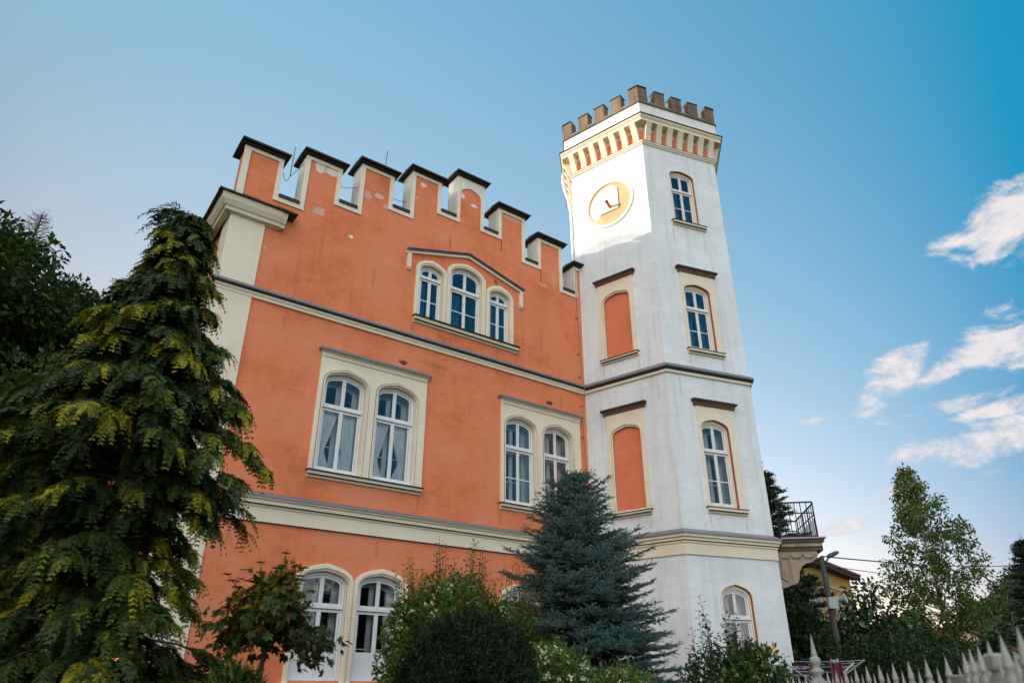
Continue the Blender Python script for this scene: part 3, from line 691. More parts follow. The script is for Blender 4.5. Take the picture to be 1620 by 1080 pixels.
# blind windows on the left face
for z0, zs, za in ((4.24, 6.28, 6.51), (8.69, 10.5, 10.72)):
    cx = A - 1.37; b = MB(face(5))
    P = ccw([(cx - .6, z0 - .04), (cx - .6, za + .42), (cx + .6, za + .42), (cx + .6, z0 - .04)])
    b.prism(P, -.03, -.001, M['cream'], [arch(cx, .475, z0 - .03, zs, za + .06)], back=False)
    b.ring(arch(cx, .495, z0, zs, za + .085), arch(cx, .47, z0, zs, za + .055), -.045, -.02, M['cream'])
    b.ring(arch(cx, .47, z0, zs, za + .055), arch(cx, .43, z0, zs, za), -.01, .07, M['cream'])
    b.add([(p[0], .06, p[1]) for p in arch(cx, .432, z0 - .02, zs, za + .002)], [tuple(range(21))[::-1]], M['orange2'])
    sr = b.build('blind_window', tower)
    b = MB(face(5)); hood(b, cx - .7, cx + .7, za + .41, za + .575, M['darkmetal'], M['brownmetal'], .15); b.build('hood', sr)
    b = MB(face(5)); sill(b, cx - .63, cx + .63, z0 - .2, z0 - .05, .12); b.build('sill', sr)
# sundial
dcx, dz = A - 1.355, 14.03
def circ(r, n=48): return [(dcx + r * math.cos(2 * math.pi * i / n), dz + r * math.sin(2 * math.pi * i / n)) for i in range(n)]
b = MB(face(5))
prev = None
for r_, y_ in ((.895, -.002), (.885, -.03), (.85, -.045), (.80, -.045), (.775, -.03), (.76, -.006)):
    C_ = circ(r_)
    if prev:
        n = 48; b.add([(p[0], prev[1], p[1]) for p in prev[0]] + [(p[0], y_, p[1]) for p in C_], [(i, (i + 1) % n, n + (i + 1) % n, n + i) for i in range(n)], M['creamw'])
    prev = (C_, y_)
sd = b.build('sundial', tower, smooth=False)
b = MB(face(5)); b.add([(p[0], -.004, p[1]) for p in circ(.765)], [tuple(range(48))], M['dialo'])
x1, zb = A - 1.01, 13.72
pw = [(A - 1.70, zb), (x1, zb), (x1 - .02, 14.5), (A - 1.15, 14.66), (A - 1.4, 14.73), (A - 1.7, 14.64), (A - 1.95, 14.42), (A - 2.07, 14.12), (A - 2.06, 13.85), (A - 1.97, 13.64), (A - 1.86, 13.5), (A - 1.74, 13.62)]
b.add([(p[0], -.009, p[1]) for p in pw], [tuple(range(len(pw)))], M['dialw'])
b.build('dial_face', sd)
b = MB(face(5))
b.box(x1 - .012, x1 + .012, -.016, -.008, zb, 14.5, M['black']); b.box(A - 1.70, x1 + .012, -.0165, -.008, zb - .012, zb + .012, M['black']); b.build('hour_line', sd)
b = MB(face(5)); gx, gz = A - 1.33, 13.88
b.tube([(gx, 0, gz), (gx + .03, -.28, gz + .05)], .05, M['gnomon'], 12)
b.tube([(gx + .03, -.28, gz + .05), (gx + .031, -.29, gz + .052)], .052, M['black'], 12); b.build('gnomon', sd)
# downpipe by the rear-left edge
b = MB(face(4))
b.tube([(A - .16, -.30, 16.1), (A - .16, -.32, 15.8), (A - .16, -.26, 15.4), (A - .16, -.10, 14.7), (A - .16, -.08, 14.3), (A - .16, -.08, 10.4)], .05, M['pipe'], 10)
for z in (13.4, 12.4, 11.2): b.tube([(A - .16, -.08, z), (A - .16, -.08, z + .05)], .062, M['pipe'], 10)
b.build('downpipe', tower)
# balcony on the hidden right-hand face
b = MB(face(1)); y0 = -1.22
b.box(.04, 2.6, y0, -.16, 3.44, 3.52, M['darkstone'])
b.box(.09, 2.55, y0 + .05, -.16, 3.34, 3.438, M['weathstone']); b.box(.13, 2.5, y0 - .02 + .06, -.1, 3.24, 3.338, M['darkstone'])
b.box(.0, 2.65, y0 - .05, -.18, 3.522, 3.56, M['metal'])
bal = b.build('balcony', tower)
for xa in (.16, 2.2):
    b = MB(face(1))
    pr = [(0, 3.238), (-1.02, 3.238), (-1.04, 3.12), (-.95, 3.02), (-.84, 2.95), (-.72, 2.94), (-.60, 2.86), (-.52, 2.72), (-.48, 2.55), (-.44, 2.46), (-.3, 2.42), (-.12, 2.36), (0, 2.36)]
    b.profx(pr, xa, xa + .3, M['weathstone'])
    for yc in (-.2, -.5, -.8): b.tube([(xa - .02, yc - .13, 3.16), (xa - .035, yc - .08, 3.08), (xa - .035, yc + .08, 3.08), (xa - .02, yc + .13, 3.16)], .02, M['weathstone'], 6)
    b.tube([(xa - .01, -.1, 3.1), (xa - .02, -.14, 2.85), (xa - .02, -.08, 2.6), (xa - .01, -.2, 2.5)], .03, M['weathstone'], 6)
    b.build('bracket', bal)
b = MB(face(1)); RZ0, RZ1 = 3.6, 4.47
def railrun(p, q, n, curl=True):
    p, q = Vector(p), Vector(q)
    for z in (RZ0, RZ1 - .28, RZ1): b.tube([p + Vector((0, 0, z)), q + Vector((0, 0, z))], .016 if z != RZ1 else .022, M['black'], 6)
    for i in range(n + 1):
        s = p + (q - p) * i / n; b.tube([s + Vector((0, 0, 3.56)), s + Vector((0, 0, RZ1))], .012, M['black'], 5)
        if i < n and curl:
            m_ = p + (q - p) * (i + .5) / n; b.tube([m_ + Vector((0, 0, 3.6)), m_ + Vector((0, 0, 4.1))], .01, M['black'], 5)
railrun((.12, -.2, 0), (.12, y0 + .12, 0), 6, False)
railrun((.12, y0 + .12, 0), (.3, y0 + .06, 0), 1, False); railrun((.3, y0 + .06, 0), (2.5, y0 + .06, 0), 9); railrun((2.5, y0 + .06, 0), (2.5, -.2, 0), 4, False)
b.build('railing', bal)

# ================================================================== GROUND
def sstep(t): t = np.clip(t, 0, 1); return t * t * (3 - 2 * t)
sx, sy = math.sin(R(SUN_AZ)), math.cos(R(SUN_AZ))
HS = (math.sin(R(-56)), math.cos(R(-56)))
TS = math.tan(R(SUN_EL))
def hfun(x, y):
    xi = x * HS[0] + y * HS[1]
    ang = np.degrees(np.arctan2(x, y)); d = np.hypot(x, y)
    h = 31 * sstep((xi - 18) / 46) * (1 - .45 * sstep((-ang - 58) / 22)) * (1 - .6 * sstep((ang + 33) / 9))
    h = h + 15 * sstep((d - 75) / 60) * sstep((ang - 24) / 12) * (1 - sstep((ang - 100) / 40))
    h = h + 9 * sstep((d - 150) / 200)
    return h
def sunplane(x, y, z0): return z0 + ((x - 3.0) * sx + (y - 18.4) * sy) * TS      # height of the light's lower limit that grazes z0 at the tower
def axis(lim): 
    a = np.concatenate([np.arange(0, 80, 2.0), np.arange(80, 200, 8.), np.geomspace(200, lim, 16)])
    return np.concatenate([-a[:0:-1], a])
ax = axis(1500.); X, Y = np.meshgrid(ax, ax); Z = hfun(X, Y)
Z = Z + np.where(np.hypot(X, Y) > 28, np.sin(X * .31) * np.cos(Y * .27) * .25, 0)
n = len(ax); V = np.stack([X.ravel(), Y.ravel(), Z.ravel()], 1)
idx = np.arange(n * n).reshape(n, n); F = np.stack([idx[:-1, :-1], idx[:-1, 1:], idx[1:, 1:], idx[1:, :-1]], -1).reshape(-1, 4)
def npmesh(name, V, F, mats, mi=None, parent=None, smooth=False):
    me = bpy.data.meshes.new(name); k = F.shape[1]
    me.vertices.add(len(V)); me.vertices.foreach_set('co', np.ascontiguousarray(V, np.float32).ravel())
    me.loops.add(F.size); me.loops.foreach_set('vertex_index', np.ascontiguousarray(F, np.int32).ravel())
    me.polygons.add(len(F)); me.polygons.foreach_set('loop_start', np.arange(0, F.size, k, dtype=np.int32))
    for m_ in mats: me.materials.append(m_)
    if mi is not None: me.polygons.foreach_set('material_index', np.ascontiguousarray(mi, np.int32))
    if smooth: me.polygons.foreach_set('use_smooth', np.ones(len(F), bool))
    me.update(calc_edges=True); me.validate()
    o = bpy.data.objects.new(name, me); sc.collection.objects.link(o)
    if parent: o.parent = parent
    return o
gm, t, bb, _ = mat('grass_ground')
oc = t.new('ShaderNodeTexCoord').outputs['Object']
t.set(bb.inputs['Base Color'], t.mix(t.noise(oc, .4, 6, .6), (.035, .055, .015, 1), (.085, .10, .035, 1))); bb.inputs['Roughness'].default_value = .95
tag(npmesh('ground', V, F, [gm], smooth=True), 'green lawn and rising ground', None, kind='structure')

# ================================================================== VEGETATION
RG = np.random.default_rng(11)
def unit(v): return v / np.maximum(np.linalg.norm(v, axis=-1, keepdims=True), 1e-9)
def leaves(P, D, N, L, W, fold=.18, tipw=.0):
    """diamond leaves: base P, direction D, normal N -> quads"""
    D = unit(D); S = unit(np.cross(D, N)); N2 = np.cross(S, D)
    L = np.broadcast_to(L, (len(P),))[:, None]; W = np.broadcast_to(W, (len(P),))[:, None]
    a = P; c = P + D * L - N2 * L * .10; m = P + D * L * .45
    b_ = m + S * W * .5 + N2 * W * fold; d = m - S * W * .5 + N2 * W * fold
    V = np.stack([a, b_, c, d], 1).reshape(-1, 3); F = np.arange(len(P) * 4).reshape(-1, 4)
    return V, F
def join(parts):
    Vs, Fs, Ms = [], [], []; o = 0
    for V, F, m_ in parts: Vs.append(V); Fs.append(F + o); Ms.append(np.full(len(F), m_)); o += len(V)
    return np.concatenate(Vs), np.concatenate(Fs), np.concatenate(Ms)
LM = {}
LM['cyp'] = leafmat('cypress_green', (.020, .042, .012), (.055, .090, .020), .6, .15)
LM['cypg'] = leafmat('cypress_gold', (.19, .20, .015), (.38, .33, .025), .6, .25)
LM['cypm'] = leafmat('cypress_mid', (.085, .115, .015), (.17, .18, .022), .6, .2)
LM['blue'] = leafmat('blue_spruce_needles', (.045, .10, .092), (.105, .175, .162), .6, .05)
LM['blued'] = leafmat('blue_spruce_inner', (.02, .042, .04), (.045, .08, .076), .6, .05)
LM['maple'] = leafmat('maple_leaf', (.020, .040, .010), (.055, .085, .018), .5, .3, (.16, .06, .02), .10)
LM['mapley'] = leafmat('maple_new_lit_leaf', (.13, .13, .02), (.24, .20, .03), .5, .3, (.25, .12, .05), .15)  # new-leaf colour; on the upper branches its yellow also stands in for light
LM['yew'] = leafmat('yew_needles', (.010, .026, .010), (.024, .050, .016), .6, .1)
LM['shrub'] = leafmat('shrub_leaf', (.05, .115, .025), (.13, .22, .05), .5, .35)
LM['shruby'] = leafmat('shrub_young_leaf', (.11, .17, .035), (.22, .26, .06), .5, .35, (.17, .11, .035), .10)
LM['flower'] = leafmat('white_blossom', (.55, .58, .42), (.72, .74, .6), .7, .2)
LM['rose'] = leafmat('orange_rose_petal', (.75, .20, .03), (.85, .33, .06), .6, .2)
LM['rosel'] = leafmat('rose_leaf', (.022, .05, .018), (.06, .10, .035), .5, .2)
LM['dark'] = leafmat('dark_leaf', (.012, .030, .010), (.035, .062, .018), .55, .22)
LM['oak'] = leafmat('woodland_leaf', (.014, .036, .008), (.05, .085, .018), .6, .25, (.11, .13, .02), .05)
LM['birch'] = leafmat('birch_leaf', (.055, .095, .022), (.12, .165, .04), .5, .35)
LM['birchy'] = leafmat('birch_sunlit_leaf', (.10, .135, .025), (.20, .22, .05), .5, .35)  # yellower leaf copy for the treetop, sunlight put into the colour
LM['walnut'] = leafmat('walnut_leaf', (.025, .05, .02), (.06, .095, .035), .45, .25, (.22, .27, .14), .10)
LM['spruce'] = leafmat('dark_spruce', (.012, .026, .016), (.03, .05, .026), .6, .1)
LM['hedge'] = leafmat('hedge_leaf', (.010, .028, .009), (.026, .056, .015), .55, .2)
LM['wood'] = leafmat('far_wood_leaf', (.009, .022, .009), (.026, .042, .015), .7, .1)
BK = plain('bark', (.075, .055, .042), .9, 0, .4, 9, .4)
BKG = plain('grey_bark', (.10, .09, .08), .9, 0, .4, 9, .4)
BKW = plain('birch_bark', (.42, .40, .37), .8, 0, .5, 3, .2)

def clump_crown(rng, centres, radii, nper, L, W, droop=.25, up=.6, flat=1.0):
    P, D, N = [], [], []
    for c, r in zip(centres, radii):
        k = int(nper * (r ** 2)); d = unit(rng.normal(size=(k, 3))); rr = r * rng.random(k) ** .42
        p = c + d * rr[:, None] * np.array([1, 1, flat]); P.append(p)
        out = d * .8 + rng.normal(size=(k, 3)) * .7; out[:, 2] -= droop; D.append(out)
        nn = rng.normal(size=(k, 3)) * .55; nn[:, 2] += up; nn += d * .5; N.append(nn)
    P = np.concatenate(P); D = np.concatenate(D); N = np.concatenate(N)
    k = len(P); s = rng.uniform(.7, 1.3, k)
    return leaves(P, D, N, L * s, W * s)
def tree(name, label, cat, loc, H, rad, crown0, seed, lm, leaf=(.3, .18), ncl=60, clr=(.9, 1.6), nper=60, group=None, trunk_r=.25, bark=None, shape='round', lean=0, droop=.25, lm2=None, top2=0, squash=1):
    rng = np.random.default_rng(seed); root = thing(name, label, cat, loc, 0, group)
    cs, rs = [], []
    for i in range(ncl):
        for _ in range(50):
            t_ = rng.random()
            if shape == 'round': prof = math.sin(math.pi * min(.97, max(.05, t_ * .86 + .12))) ** .7
            elif shape == 'birch': prof = (.35 + 1.55 * t_) if t_ < .42 else max(0, (1 - t_) / .58) ** .95
            elif shape == 'tall': prof = min(1, (1 - t_) * 2.0) * min(1, .5 + t_ * 2)
            elif shape == 'dome': prof = math.sqrt(max(0, 1 - t_ ** 2.2))
            a = rng.random() * 2 * math.pi; q = rng.random() ** .45 * (1 + .22 * math.sin(3 * a + seed) * (1 - t_))
            c = np.array([math.cos(a) * q * rad * prof + lean * t_, math.sin(a) * q * rad * prof, crown0 + (H - crown0) * t_])
            if all(np.linalg.norm(c - o) > .45 * clr[0] for o in cs): break
        cs.append(c); rs.append(rng.uniform(*clr) * (1 - .35 * t_ if shape != 'dome' else 1))
    cs = np.array(cs); rs = np.array(rs)
    V, F = clump_crown(rng, cs, rs, nper, leaf[0], leaf[1], droop, flat=.8 * squash)
    mi = np.zeros(len(F), int); mats = [LM[lm]]
    if lm2:
        mats.append(LM[lm2]); z = V[F[:, 0], 2]
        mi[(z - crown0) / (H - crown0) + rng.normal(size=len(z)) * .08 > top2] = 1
    npmesh('crown', V, F, mats, mi, root)
    b = MB(Matrix.Identity(4)); bm_ = bark or BK
    topz = crown0 + (H - crown0) * .8
    b.tube([(0, 0, -.3), (lean * .05, .03, crown0 * .5), (lean * .15, 0, crown0), (lean * .5, .1, (crown0 + topz) / 2), (lean * .8, 0, topz)], [trunk_r * 1.25, trunk_r, trunk_r * .8, trunk_r * .45, trunk_r * .1], bm_, 9)
    for i in range(0, len(cs), 2):
        c = cs[i]; z0 = max(crown0 * .75, min(topz * .9, c[2] - .35 * math.hypot(c[0], c[1]) - .3)); f_ = (z0 / topz)
        s0 = (lean * .8 * f_, 0, z0); mid = (c[0] * .5 + s0[0] * .5, c[1] * .5, z0 * .55 + c[2] * .45)
        r0 = trunk_r * .32 * (1 - .6 * f_); b.tube([s0, mid, tuple(c)], [r0, r0 * .6, r0 * .2], bm_, 5, caps=False)
    b.build('trunk', root, smooth=True)
    return root
def copytree(o, loc, rz, s, label, group=None):
    r = o.copy(); sc.collection.objects.link(r); r.location = loc; r.rotation_euler = (0, 0, rz); r.scale = s if hasattr(s, '__len__') else (s, s, s)
    r['label'] = label
    if group: r['group'] = group
    for ch in list(o.children):
        c = ch.copy(); sc.collection.objects.link(c); c.parent = r
    return r

# ---- golden-tipped false cypress in the left foreground
def cypress(loc, H):
    rng = np.random.default_rng(5)
    root = thing('cypress_tree', 'big drooping conifer with yellow-gold shoot tips in front of the house corner', 'tree', loc)
    prof = [(0, 1.4), (.2, 1.4), (.30, 1.1), (.37, .75), (.42, .75), (.47, 1.0), (.55, 1.42), (.6, 1.22), (.72, .78), (.83, .42), (.92, .22), (.97, .10), (1, .02)]
    pz, pr = zip(*prof)
    P, D, N, L, W, MI = [], [], [], [], [], []
    b = MB(Matrix.Identity(4))
    tk = [(0, 0, -.2), (.02, 0, H * .3), (-.02, .03, H * .6), (.03, 0, H * .8), (.02, 0, H * .93), (-.10, -.02, H * .985), (-.26, -.03, H * .985), (-.38, -.03, H * .955)]
    b.tube(tk, [.17, .13, .085, .05, .03, .018, .012, .006], BK, 8)
    nb = 185
    def spray(base, d, l, gold, hang):
        """flat fern-like spray: curved spine with alternate side shoots that carry scale leaves"""
        m_ = 7; up = np.array([0, 0, 1.]); s_ = unit(np.cross(d, up))
        t = np.linspace(.06, 1, m_)
        sp = base + np.outer(t * l, d); sp[:, 2] -= hang * l * t ** 2
        sp += s_ * (rng.normal() * .16 * l * t ** 2)[:, None]
        tang = unit(np.gradient(sp, axis=0))
        sl = l * .46 * (1 - t * .72) + .015
        nrm = unit(np.cross(tang, np.broadcast_to(s_, tang.shape)) + rng.normal(size=3) * .45)
        for sg in (-1, 1):
            dd = unit(tang * .8 + sg * s_ * .7 + rng.normal(size=tang.shape) * .16); dd[:, 2] -= .2
            P.append(sp); D.append(dd); N.append(nrm); L.append(sl * 1.1); W.append(np.full(m_, .016 + .008 * rng.random())); MI.append(np.full(m_, gold))
            for s2 in (-1, 1):
                P.append(sp + dd * (sl * .45)[:, None]); D.append(unit(dd * .8 + s2 * tang * .65)); N.append(nrm); L.append(sl * .5); W.append(np.full(m_, .012)); MI.append(np.full(m_, gold))
        P.append(sp[:-1]); D.append(tang[:-1]); N.append(nrm[:-1]); L.append(np.full(m_ - 1, l / m_ * 1.4)); W.append(np.full(m_ - 1, .014)); MI.append(np.full(m_ - 1, gold))
    for i in range(nb):
        h = (i + .5) / nb; h = .02 + h ** .80 * .955
        az_ = i * 2.39996 + rng.normal() * .3
        rmax = np.interp(h, pz, pr) * (rng.uniform(.85, 1.12) if i % 3 else rng.uniform(.55, .85))
        z0 = h * H - rmax * .02
        o = np.array([math.cos(az_), math.sin(az_), 0]); perp = np.array([-o[1], o[0], 0])
        k = 7; t = np.linspace(0, 1, k)
        rise = rng.uniform(.10, .50); dr = rng.uniform(.38, .62)
        path = np.outer(t * rmax, o) + np.outer(t ** 2 * rmax, perp * rng.normal() * .15); path[:, 2] = z0 + rmax * (rise * t - dr * t ** 2.6)
        b.tube(path, list(.026 * (1 - t * .85) * (.5 + rmax / 3)), BK, 4, caps=False)
        gb = rng.random() < (.60 if h < .93 else .2)
        nsub = max(3, int(3 + rmax * 4.2))
        for q in range(nsub):
            tt = .16 + .84 * (q + rng.random() * .8) / nsub
            p = np.array([np.interp(tt, t, path[:, c_]) for c_ in range(3)])
            sg = 1 if q % 2 else -1
            sd = unit(o * (.45 + .9 * tt) + perp * sg * (1.1 - .75 * tt) * rng.uniform(.6, 1.2) + np.array([0, 0, .25 * rng.normal() + .05]))
            ls = (.20 + .34 * rmax / 2) * rng.uniform(.65, 1.15) * (1.1 - .35 * tt)
            sub = np.array([p + sd * ls * u_ - np.array([0, 0, .42 * ls * u_ ** 2.2]) for u_ in np.linspace(0, 1, 5)])
            b.tube(sub, [.006, .005, .004, .003, .002], BK, 3, caps=False)
            ns = int(8 + ls * 27)
            gs = gb and (tt > .5) and rng.random() < .75
            for j in range(ns):
                u_ = .12 + .88 * (j + rng.random()) / ns
                pp = np.array([np.interp(u_, np.linspace(0, 1, 5), sub[:, c_]) for c_ in range(3)])
                tg = unit(sub[min(4, int(u_ * 4) + 1)] - sub[min(3, int(u_ * 4))]); s2 = 1 if j % 2 else -1
                d = unit(tg * (.6 + .6 * u_) + unit(np.cross(tg, [0, 0, 1.])) * s2 * (1.0 - .55 * u_) * rng.uniform(.6, 1.2) + np.array([0, 0, .06 + rng.normal() * .2]))
                g = 0
                if gs and u_ > .4: g = 1 if rng.random() < .35 + .4 * (u_ > .75) else (2 if rng.random() < .6 else 0)
                elif u_ > .55 and tt > .5 and rng.random() < .35: g = 2
                spray(pp, d, rng.uniform(.09, .18) * (1 if h < .9 else .85), g, rng.uniform(.4, 1.1))
    for j in range(34):
        t = rng.random(); q = 4 + t * 3; i0 = int(min(q, 6)); f_ = q - i0
        p = np.array(tk[i0]) * (1 - f_) + np.array(tk[i0 + 1]) * f_
        spray(p, unit(np.array([rng.normal() - .35, rng.normal(), rng.normal() * .3])), rng.uniform(.2, .34), 0, .9)
    P = np.concatenate(P); D = np.concatenate(D); N = np.concatenate(N); L = np.concatenate(L); W = np.concatenate(W); MI = np.concatenate(MI)
    V, F = leaves(P, D, N, L, W, .1)
    npmesh('crown', V, F, [LM['cyp'], LM['cypg'], LM['cypm']], MI, root)
    b.build('trunk', root, smooth=True)
    return root
p = pt(120, 1080, 8.2); cypress((p.x, p.y, 0), 7.15)

# ---- blue spruce in front of the tower corner
def spruce(name, label, loc, H, Rb, seed, lm, lm2, nw=22, dens=1.0, needle=.03, shoot=.16, nn=22, irregular=.15, rise=.15):
    rng = np.random.default_rng(seed); root = thing(name, label, 'tree', loc)
    b = MB(Matrix.Identity(4)); b.tube([(0, 0, -.2), (0, 0, H * .5), (0, 0, H * .97)], [H * .02, H * .012, .012], BK, 8)
    SP, SD, SL, SM = [], [], [], []
    z = .25; k = 0
    while z < H * .945:
        f = z / H; R_ = min(Rb, Rb * 1.42 * (1 - f) ** .72) * (1 if f > .12 else .9) * min(1, .25 + (1 - f) / .16)
        nbr = max(4, int((9 if f < .7 else 6) * dens))
        for i in range(nbr):
            a = k * .9 + i * 2 * math.pi / nbr + rng.normal() * .2; r = max(.08, R_ * rng.uniform(1 - 1.6 * irregular, 1 + irregular))
            o = np.array([math.cos(a), math.sin(a), 0]); sd = np.array([-o[1], o[0], 0])
            ang = rise + .38 * f ** 1.5 + rng.normal() * .06
            m_ = max(4, int(r / .09)); t = np.linspace(0, 1, m_)
            zz = z + rng.normal() * .04 + r * (math.tan(min(1.1, ang)) * t - .30 * (1 - f) * t * t + .14 * (1 - f) * t ** 4)
            path = np.outer(t * r, o); path[:, 2] = zz
            if r > .15: b.tube(path[:: max(1, m_ // 4)], list(np.linspace(.012 + .012 * r, .004, len(path[:: max(1, m_ // 4)]))), BK, 4, caps=False)
            for j in range(m_):
                tt = t[j]
                if tt < .12 and f < .8: continue
                for sg in (-1, 1):
                    lb = (r * .40 + .08) * (1 - tt) ** .8 * min(1, .5 + tt * 2) * rng.uniform(.7, 1.15)
                    ns = max(1, int(lb / (shoot * .55)))
                    d = unit(o * .75 + sd * sg * rng.uniform(.6, .95) + np.array([0, 0, .10 + rng.normal() * .12]))
                    for q in range(ns):
                        p_ = path[j] + d * lb * (q + .3) / ns; p_[2] -= .05 * (q / ns) ** 2 * lb
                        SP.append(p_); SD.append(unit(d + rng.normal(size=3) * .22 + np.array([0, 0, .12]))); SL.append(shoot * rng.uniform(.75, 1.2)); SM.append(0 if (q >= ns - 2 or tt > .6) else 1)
                        for s3 in (-1, 1):
                            if rng.random() < .6:
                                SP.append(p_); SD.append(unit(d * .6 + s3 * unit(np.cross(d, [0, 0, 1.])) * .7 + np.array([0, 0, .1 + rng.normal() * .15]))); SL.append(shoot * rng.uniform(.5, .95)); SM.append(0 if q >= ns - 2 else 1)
                SP.append(path[j]); SD.append(unit(o + np.array([0, 0, .25 + rng.normal() * .2]))); SL.append(shoot * 1.1); SM.append(0)
        z += H / nw * (1.05 - .45 * f) * .8; k += 1
    for i in range(14):
        SP.append(np.array([0, 0, H * (.935 + .035 * i / 14)])); a = i * 2.4; SD.append(unit(np.array([math.cos(a) * .8, math.sin(a) * .8, .8]))); SL.append(shoot * (1.15 - .05 * i)); SM.append(0)
    SP.append(np.array([0, 0, H * .955])); SD.append(np.array([0, 0, 1.])); SL.append(H * .06); SM.append(0)
    SP = np.array(SP); SD = np.array(SD); SL = np.array(SL); SM = np.array(SM); n_ = len(SP)
    # needles round every shoot
    A_ = unit(np.cross(SD, np.where(np.abs(SD[:, 2:3]) < .9, [[0, 0, 1.]], [[1., 0, 0]]))); B_ = np.cross(SD, A_)
    tt = (np.arange(nn) + .5) / nn; ph = np.arange(nn) * 2.4
    T = SP[:, None] + SD[:, None] * (SL[:, None] * tt)[..., None]
    ph2 = ph[None] + rng.random((n_, 1)) * 6.28
    rad = A_[:, None] * np.cos(ph2)[..., None] + B_[:, None] * np.sin(ph2)[..., None]
    dirn = rad * .8 + SD[:, None] * .75; dirn[..., 2] += .25
    Pn = T.reshape(-1, 3); Dn = dirn.reshape(-1, 3); Nn = np.broadcast_to(SD[:, None], T.shape).reshape(-1, 3) + rng.normal(size=Pn.shape) * .2
    V, F = leaves(Pn, Dn, Nn, needle * rng.uniform(.8, 1.25, len(Pn)), needle * .42, 0)
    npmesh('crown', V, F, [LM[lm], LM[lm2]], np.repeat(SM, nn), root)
    b.build('trunk', root, smooth=True)
    return root
p = pt(922, 1078, 13.0); spruce('blue_spruce', 'blue-green spruce standing in front of the tower corner', (p.x, p.y, 0), 5.55, 1.53, 3, 'blue', 'blued', nw=24, nn=26, needle=.026, shoot=.135, dens=1.5, irregular=.2)

# ---- small standard maple beside the left ground-floor window
def maple(loc):
    rng = np.random.default_rng(8); root = thing('maple_tree', 'young maple on a thin stem with reddish new leaves beside the ground-floor window', 'tree', loc)
    root.scale = (.88, .88, .97)
    b = MB(Matrix.Identity(4)); b.tube([(0, 0, -.1), (.0, 0, 1.3), (.02, 0, 2.25), (.03, 0, 2.65)], [.034, .03, .026, .012], BK, 8)
    P, D, N, S, MI = [], [], [], [], []
    def mleaf(p, d, nrm, s, mi):
        d = unit(d); s_ = unit(np.cross(d, nrm))
        for a_, l in ((0, 1), (.75, .82), (-.75, .82), (1.6, .5), (-1.6, .5)):
            P.append(p); D.append(d * math.cos(a_) + s_ * math.sin(a_)); N.append(nrm + s_ * .01); S.append(s * l); MI.append(mi)
    nbr = 46
    for i in range(nbr):
        a = i * 2.4; e = rng.uniform(-.05, 1.25) if i > 8 else rng.uniform(-.35, .05); l = rng.uniform(.34, .70) * (1.1 if e < .3 else .78)
        o = np.array([math.cos(a) * math.cos(e) * 1.05, math.sin(a) * math.cos(e), math.sin(e) * .95])
        st = np.array([.02, 0, 2.30 + .22 * rng.random()]); k = 5
        path = np.array([st + o * l * t - np.array([0, 0, .10 * t * t]) for t in np.linspace(0, 1, k)])
        b.tube(path, list(np.linspace(.009, .003, k)), BK, 4, caps=False)
        for j in range(64):
            t = rng.uniform(.15, 1.0); p_ = st + o * l * t - np.array([0, 0, .10 * t * t]) + rng.normal(size=3) * .075
            d = unit(o * .6 + rng.normal(size=3) * .6 + np.array([0, 0, -.45])); nrm = unit(o * .45 + np.array([0, 0, .8]) + rng.normal(size=3) * .35)
            mleaf(p_, d, nrm, rng.uniform(.06, .11), 1 if (e > .4 and t > .45 and rng.random() < .75) else 0)
    for (x, y, h) in ((.10, -.05, .36), (-.13, .0, .27), (.0, .05, .22), (-.42, 0, .15), (.3, -.1, .2)):
        st = np.array([x * .7, y, 2.62]); tp = np.array([x * 1.25, y, 2.68 + h])
        b.tube([st, (st + tp) / 2, tp], [.006, .005, .003], BK, 4)
        for q in (.35, .65, .95):
            p_ = st + (tp - st) * q
            for s_ in range(4):
                a = s_ * 1.57 + q * 3; o = np.array([math.cos(a), math.sin(a), .15]); mleaf(p_, o, np.array([0, 0, 1.]) + o * .3, .10 - .03 * q, 1 if q > .9 else 0)
    low = [(.55, -.35, 2.12), (.7, -.3, 1.98), (.42, -.3, 2.16)]
    for q in low:
        b.tube([(.02, 0, 2.25), (q[0] * .6, q[1] * .6, q[2] + .12), q], [.008, .006, .003], BK, 4)
        for j in range(7): mleaf(np.array(q) + rng.normal(size=3) * .05, rng.normal(size=3) + np.array([.3, 0, -.6]), rng.normal(size=3) * .4 + np.array([0, 0, 1.]), .075, 0)
    V, F = leaves(np.array(P), np.array(D), np.array(N), np.array(S), np.array(S) * .55, .1)
    npmesh('crown', V, F, [LM['maple'], LM['mapley']], np.array(MI), root); b.build('trunk', root, smooth=True)
p = pt(412, 1050, 7.6); maple((p.x, p.y, 0))

